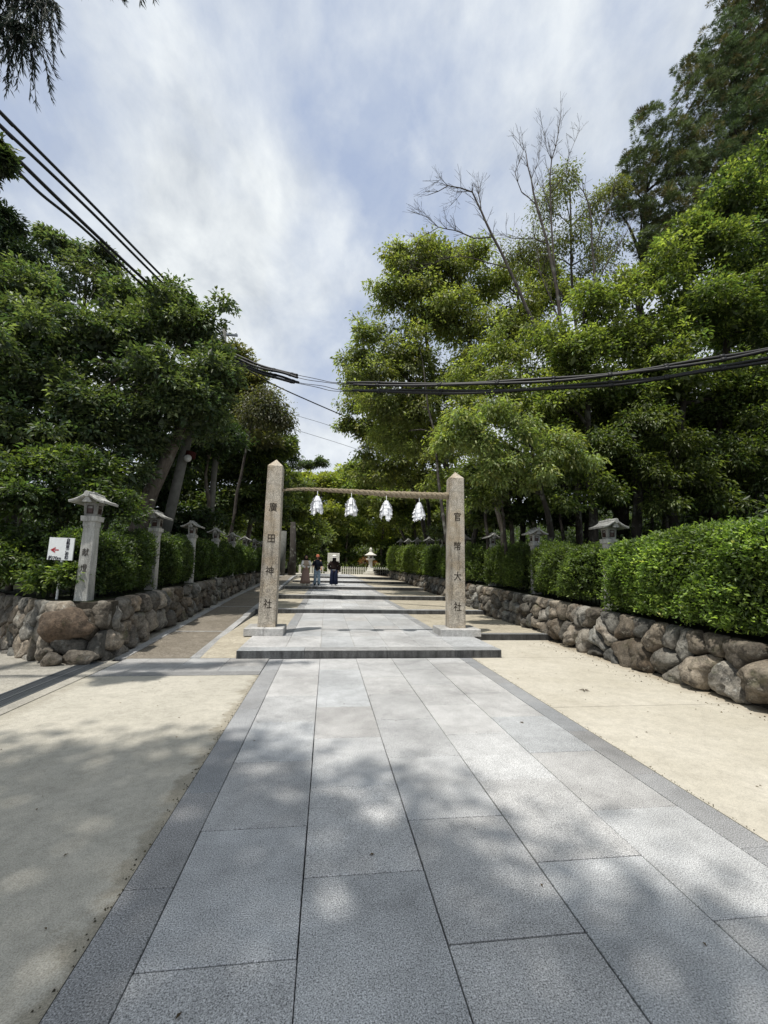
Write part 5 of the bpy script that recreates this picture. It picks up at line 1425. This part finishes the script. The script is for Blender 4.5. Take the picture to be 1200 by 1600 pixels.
def cloth(name, col, rough=.85): return plain(name, col, rough, .15, var=.12, sc=30)
def sleeve(parent, sd, A, mat, name, r=(.070, .058, .052), upto=1.0):
    m = MB(); sh_ = Vector((sd*.15, 0, 1.31)); el, wr = Vector(A[0]), Vector(A[1])
    pts = [sh_, sh_.lerp(el, .5), el]; rr = [r[0], r[1], r[1]]
    if upto > .5: pts += [el.lerp(wr, .5), el.lerp(wr, .95)]; rr += [r[2], r[2]*.9]
    m.tube(pts, rr, 12); return m.build(name, mat, parent, True)
def shoes(o, mat):
    for sd in (-1, 1):
        m = MB(); m.tube([(sd*.105, .06, .045), (sd*.105, 0, .05), (sd*.11, -.10, .04), (sd*.11, -.17, .03)], [.030, .042, .040, .022], 10); m.build('shoe', mat, o, True)
GZ = .551
# visitor 1
A1 = [((-.24, -.06, 1.06), (-.05, -.20, .95)), ((.24, -.06, 1.06), (.05, -.20, .95))]
p1 = person((-1.14, 24.1, GZ), radians(12), 'long haired visitor in white blouse and beige ankle length skirt, hands clasped', A1, H=1.62)
mt = cloth('white_blouse', (.85, .84, .80)); mb1 = cloth('beige_vest', (.50, .40, .32)); sk = cloth('taupe_skirt', (.34, .235, .20))
rev([(.150, .92), (.130, 1.03), (.150, 1.15), (.165, 1.25), (.12, 1.335), (.055, 1.375)], mb1, 'vest', p1, sy=.66)
for i, sd in enumerate((-1, 1)): sleeve(p1, sd, A1[i], mt, 'sleeve', (.075, .066, .055))
rev([(.27, .10), (.245, .3), (.205, .6), (.175, .85), (.125, 1.0), (.12, 1.03)], sk, 'skirt', p1, n=48, sy=.75, fold=.05, folds=11)
rev([(.10, 1.16), (.125, 1.28), (.115, 1.40), (.108, 1.50), (.10, 1.575), (.065, 1.625), (.02, 1.64)], cloth('dark_hair', (.018, .012, .010), .5), 'hair', p1, sy=.85, loc=(0, .035, 0))
shoes(p1, cloth('white_shoes', (.6, .6, .58)))
# visitor 2
A2 = [((-.27, -.02, 1.05), (-.20, -.20, 1.0)), ((.25, .02, 1.04), (.22, -.12, .90))]
p2 = person((-.52, 24.25, GZ), radians(-8), 'visitor in salmon cap, dark navy top and light blue jeans', A2, H=1.66)
nv = cloth('navy_top', (.012, .016, .028)); jn = cloth('light_jeans', (.27, .37, .46))
rev([(.185, .84), (.175, 1.0), (.19, 1.15), (.20, 1.28), (.15, 1.36), (.07, 1.40)], nv, 'shirt', p2, sy=.68)
for i, sd in enumerate((-1, 1)): sleeve(p2, sd, A2[i], nv, 'sleeve', (.078, .07, .05), .3)
for sd in (-1, 1):
    m = MB(); m.tube([(sd*.085, 0, .90), (sd*.095, -.005, .62), (sd*.105, 0, .35), (sd*.11, .01, .07)], [.108, .092, .080, .085], 14); m.build('trouser_leg', jn, p2, True)
cp = cloth('salmon_cap', (.50, .17, .10))
rev([(.098, 1.55), (.100, 1.60), (.085, 1.655), (.04, 1.685), (.01, 1.69)], cp, 'cap', p2, sy=1.0)
m = MB(); m.add([(-.08, -.07, 1.565), (.08, -.07, 1.565), (.06, -.17, 1.55), (-.06, -.17, 1.55), (-.08, -.07, 1.578), (.08, -.07, 1.578), (.06, -.17, 1.558), (-.06, -.17, 1.558)], [(3, 2, 1, 0), (4, 5, 6, 7), (0, 1, 5, 4), (1, 2, 6, 5), (2, 3, 7, 6), (3, 0, 4, 7)]); m.build('cap_brim', cp, p2)
rev([(.08, 1.40), (.098, 1.47), (.098, 1.56)], cloth('black_hair', (.012, .01, .009), .5), 'hair', p2, sy=.8, loc=(0, .04, 0))
m = MB(); m.tube([(-.12, -.14, 1.30), (-.06, -.16, 1.12), (.10, -.15, .98)], .012, 6); m.bevbox(.02, .2, -.21, -.14, .86, 1.02, .01); m.build('shoulder_bag', cloth('black_bag', (.015, .015, .015)), p2)
shoes(p2, cloth('dark_shoes', (.02, .02, .022)))
# visitor 3, seen from behind
A3 = [((-.27, .03, 1.06), (-.24, -.05, .84)), ((.30, .03, 1.06), (.25, -.12, .93))]
p3 = person((.40, 24.35, GZ), radians(176), 'visitor seen from behind in wide white hat, dark cardigan and navy wide trousers', A3, H=1.60)
cd = cloth('dark_cardigan', (.022, .014, .012)); nw = cloth('navy_trousers', (.012, .018, .042))
rev([(.20, .88), (.19, 1.0), (.19, 1.15), (.20, 1.27), (.15, 1.335), (.07, 1.37)], cd, 'cardigan', p3, sy=.7)
for i, sd in enumerate((-1, 1)): sleeve(p3, sd, A3[i], cd, 'sleeve', (.085, .085, .09))
rev([(.182, .83), (.186, .90)], cloth('pale_shirt_hem', (.45, .47, .5)), 'shirt_hem', p3, sy=.72)
for sd in (-1, 1):
    m = MB(); m.tube([(sd*.085, 0, .90), (sd*.10, 0, .62), (sd*.105, 0, .35), (sd*.11, .0, .07)], [.112, .115, .120, .125], 16); m.build('trouser_leg', nw, p3, True)
rev([(.10, 1.02), (.115, 1.15), (.11, 1.32), (.105, 1.45), (.095, 1.55)], cloth('long_dark_hair', (.014, .010, .008), .5), 'hair', p3, sy=.6, loc=(0, .06, 0))
ht = cloth('white_hat_felt', (.82, .80, .76))
h = rev([(.27, 1.530), (.275, 1.545), (.115, 1.565), (.108, 1.66), (.07, 1.69), (.01, 1.692)], ht, 'hat', p3, n=28, sy=.95)
rev([(.1185, 1.568), (.1165, 1.605)], cloth('hat_band', (.02, .02, .02)), 'hat_band', h, n=28, sy=.95)
shoes(p3, cloth('white_sneakers', (.6, .6, .58)))

# ------------------------------------------------------------------ small litter
def leaf_litter(n, region, name, label, group, sz=.03):
    pass
lv = MB(); r = random.Random(2)
for i in range(130):
    if r.random() < .5: x, y, z = r.uniform(2.6, 4.9), r.uniform(1.5, 9.3), -.004
    elif r.random() < .6: x, y, z = r.uniform(-3.1, -.9), r.uniform(1, 6.4), -.003
    else: x, y, z = r.uniform(-.6, 2.3), r.uniform(1.2, 7.4), .003
    s = r.uniform(.006, .016)*(1 if r.random() > .06 else 1.6); a = r.uniform(0, 6.28)
    pts = [(x+s*cos(a), y+s*sin(a), z+.002), (x+s*.5*cos(a+1.5), y+s*.5*sin(a+1.5), z+.006), (x-s*cos(a), y-s*sin(a), z+.002), (x-s*.5*cos(a+1.5), y-s*.5*sin(a+1.5), z+.005)]
    t = r.uniform(.5, 1.5); lv.add(pts, [(0, 1, 2, 3)], (.09*t, .06*t, .035*t, 1))
for i in range(420):
    side_ = r.random() < .6
    x = (-.885-abs(r.gauss(0, .02))) if side_ else (2.575+abs(r.gauss(0, .02))); y = r.uniform(.8, 7.5) ; s = r.uniform(.002, .006); z = -.004
    t = r.uniform(.3, 1.3)
    lv.add([(x-s, y-s, z), (x+s, y-s*.6, z), (x+s*.4, y+s, z), (x, y, z+s*1.2)], [(0, 1, 3), (1, 2, 3), (2, 0, 3)], (.13*t, .115*t, .08*t, 1))
for i in range(500):
    x, y = r.uniform(4.4, 4.98), r.uniform(1, 9.3); s = r.uniform(.004, .016); z = -.004; t = r.uniform(.3, 1.4); a = r.uniform(0, 6)
    if r.random() > (x-4.3)/.7: continue
    lv.add([(x+s*cos(a), y+s*sin(a), z), (x+s*cos(a+2), y+s*sin(a+2), z), (x+s*cos(a+4), y+s*sin(a+4), z), (x, y, z+s*.8)], [(0, 1, 3), (1, 2, 3), (2, 0, 3)], (.12*t, .09*t, .05*t, 1))
lo = lv.build('leaf_litter', M_leaf); tag(lo, 'tiny dry leaf crumbs scattered over the paving', 'leaf litter', kind='stuff')
dl_ = MB(); cx, cy = 2.98, 5.45
for k in range(5):
    a = 2*pi*k/5+.3
    dl_.add([(0, 0, .004), (.035*cos(a-.3), .035*sin(a-.3), .012), (.075*cos(a), .075*sin(a), .006), (.035*cos(a+.3), .035*sin(a+.3), .012)], [(0, 1, 2, 3)], (.05, .032, .02, 1))
o = dl_.build('fallen_leaf', M_leaf); o.location = (3.36, 5.45, 0); tag(o, 'single dried maple leaf lying on the pale paving at the right', 'leaf')

# ------------------------------------------------------------------ light and sky
SE, = (radians(70.6),)
sd = Vector((.76, .65, 0)).normalized()
L = bpy.data.lights.new('sun', 'SUN'); L.energy = 4.6; L.angle = radians(.9); L.color = (1, .955, .88)
so = bpy.data.objects.new('sun', L); C.objects.link(so)
dvec = Vector((sd.x*cos(SE), sd.y*cos(SE), -sin(SE)))
so.rotation_euler = dvec.to_track_quat('-Z', 'Y').to_euler(); so.location = (-8, -8, 30)
w = bpy.data.worlds.new('World'); scene.world = w; w.use_nodes = True
nt = w.node_tree
for n in list(nt.nodes): nt.nodes.remove(n)
out = nt.nodes.new('ShaderNodeOutputWorld'); bg = nt.nodes.new('ShaderNodeBackground'); nt.links.new(bg.outputs[0], out.inputs[0])
bg.inputs[1].default_value = .1
sky = nt.nodes.new('ShaderNodeTexSky'); sky.sky_type = 'NISHITA'; sky.sun_disc = False
sky.sun_elevation = SE; sky.sun_rotation = math.atan2(-sd.x, -sd.y); sky.air_density = 1.2; sky.dust_density = 2.5; sky.ozone_density = 1.5
tc = N(nt, 'TexCoord'); sp = N(nt, 'SeparateXYZ'); nt.links.new(tc.outputs['Generated'], sp.inputs[0])
def math_(op, a, b_=None):
    m = N(nt, 'Math', operation=op)
    for i, s in enumerate((a, b_)):
        if s is None: continue
        if isinstance(s, (int, float)): m.inputs[i].default_value = s
        else: nt.links.new(s, m.inputs[i])
    return m.outputs[0]
zz = math_('ADD', math_('MAXIMUM', sp.outputs[2], 0.0), .62)
cb = N(nt, 'CombineXYZ'); nt.links.new(math_('DIVIDE', sp.outputs[0], zz), cb.inputs[0]); nt.links.new(math_('DIVIDE', sp.outputs[1], zz), cb.inputs[1])
mp = N(nt, 'Mapping'); mp.inputs['Location'].default_value = (CLX, CLY, 0.4); mp.inputs['Rotation'].default_value = (0, 0, radians(-50)); mp.inputs['Scale'].default_value = (1.0, .75, 1)
nt.links.new(cb.outputs[0], mp.inputs[0])
n1 = N(nt, 'TexNoise'); n1.inputs['Scale'].default_value = 3.1; n1.inputs['Detail'].default_value = 10; n1.inputs['Roughness'].default_value = .57; n1.inputs['Distortion'].default_value = .15
nt.links.new(mp.outputs[0], n1.inputs['Vector'])
n2 = N(nt, 'TexNoise'); n2.inputs['Scale'].default_value = 3.0; n2.inputs['Detail'].default_value = 5
nt.links.new(cb.outputs[0], n2.inputs['Vector'])
skm = mix(nt, .86, sky.outputs[0], (4.7, 5.6, 7.5))
n3 = N(nt, 'TexNoise'); n3.inputs['Scale'].default_value = 8.5; n3.inputs['Detail'].default_value = 10; n3.inputs['Roughness'].default_value = .6; n3.inputs['Distortion'].default_value = .2
nt.links.new(mp.outputs[0], n3.inputs['Vector'])
cloudc = mix(nt, ramp(nt, math_('ADD', math_('MULTIPLY', n2.outputs[0], .55), math_('MULTIPLY', n3.outputs[0], .45)), [(.38, 0.0), (.56, 1.0)]), (5.9, 6.4, 7.0), (9.6, 10.0, 10.1))
c = mix(nt, ramp(nt, n1.outputs[0], [(.37, 0.0), (.48, .5), (.60, 1.0)]), mix(nt, ramp(nt, n3.outputs[0], [(.38, .0), (.66, .45)]), skm, (7.0, 7.6, 8.3)), cloudc)
# haze toward the horizon
hz = ramp(nt, sp.outputs[2], [(0.0, .8), (.5, 0.0)])
c = mix(nt, hz, c, (7.0, 7.6, 8.7))
nt.links.new(c, bg.inputs[0])

# ------------------------------------------------------------------ camera
cam = bpy.data.cameras.new('camera'); co_ = bpy.data.objects.new('camera', cam); C.objects.link(co_)
p_, r__, yw = D['cam']['p'], D['cam']['r'], D['cam']['yaw']
fwd = Vector((sin(yw)*cos(p_), cos(yw)*cos(p_), sin(p_))); right = Vector((cos(yw), -sin(yw), 0)); up = right.cross(fwd)
r2 = right*cos(r__)+up*sin(r__); u2 = -right*sin(r__)+up*cos(r__)
Mx = Matrix((r2, u2, -fwd)).transposed().to_4x4(); Mx.translation = Vector((0, 0, 1.5))
co_.matrix_world = Mx
cam.sensor_fit = 'HORIZONTAL'; cam.sensor_width = 36; cam.lens = 36*675/1200
cam.clip_start = .05; cam.clip_end = 2000
scene.camera = co_
scene.view_settings.view_transform = 'Standard'; scene.view_settings.look = 'None'; scene.view_settings.exposure = 0; scene.view_settings.gamma = 1
scene.cycles.use_denoising = True
scene.cycles.max_bounces = 6; scene.cycles.transparent_max_bounces = 4; scene.cycles.transmission_bounces = 3; scene.cycles.glossy_bounces = 2; scene.cycles.diffuse_bounces = 4
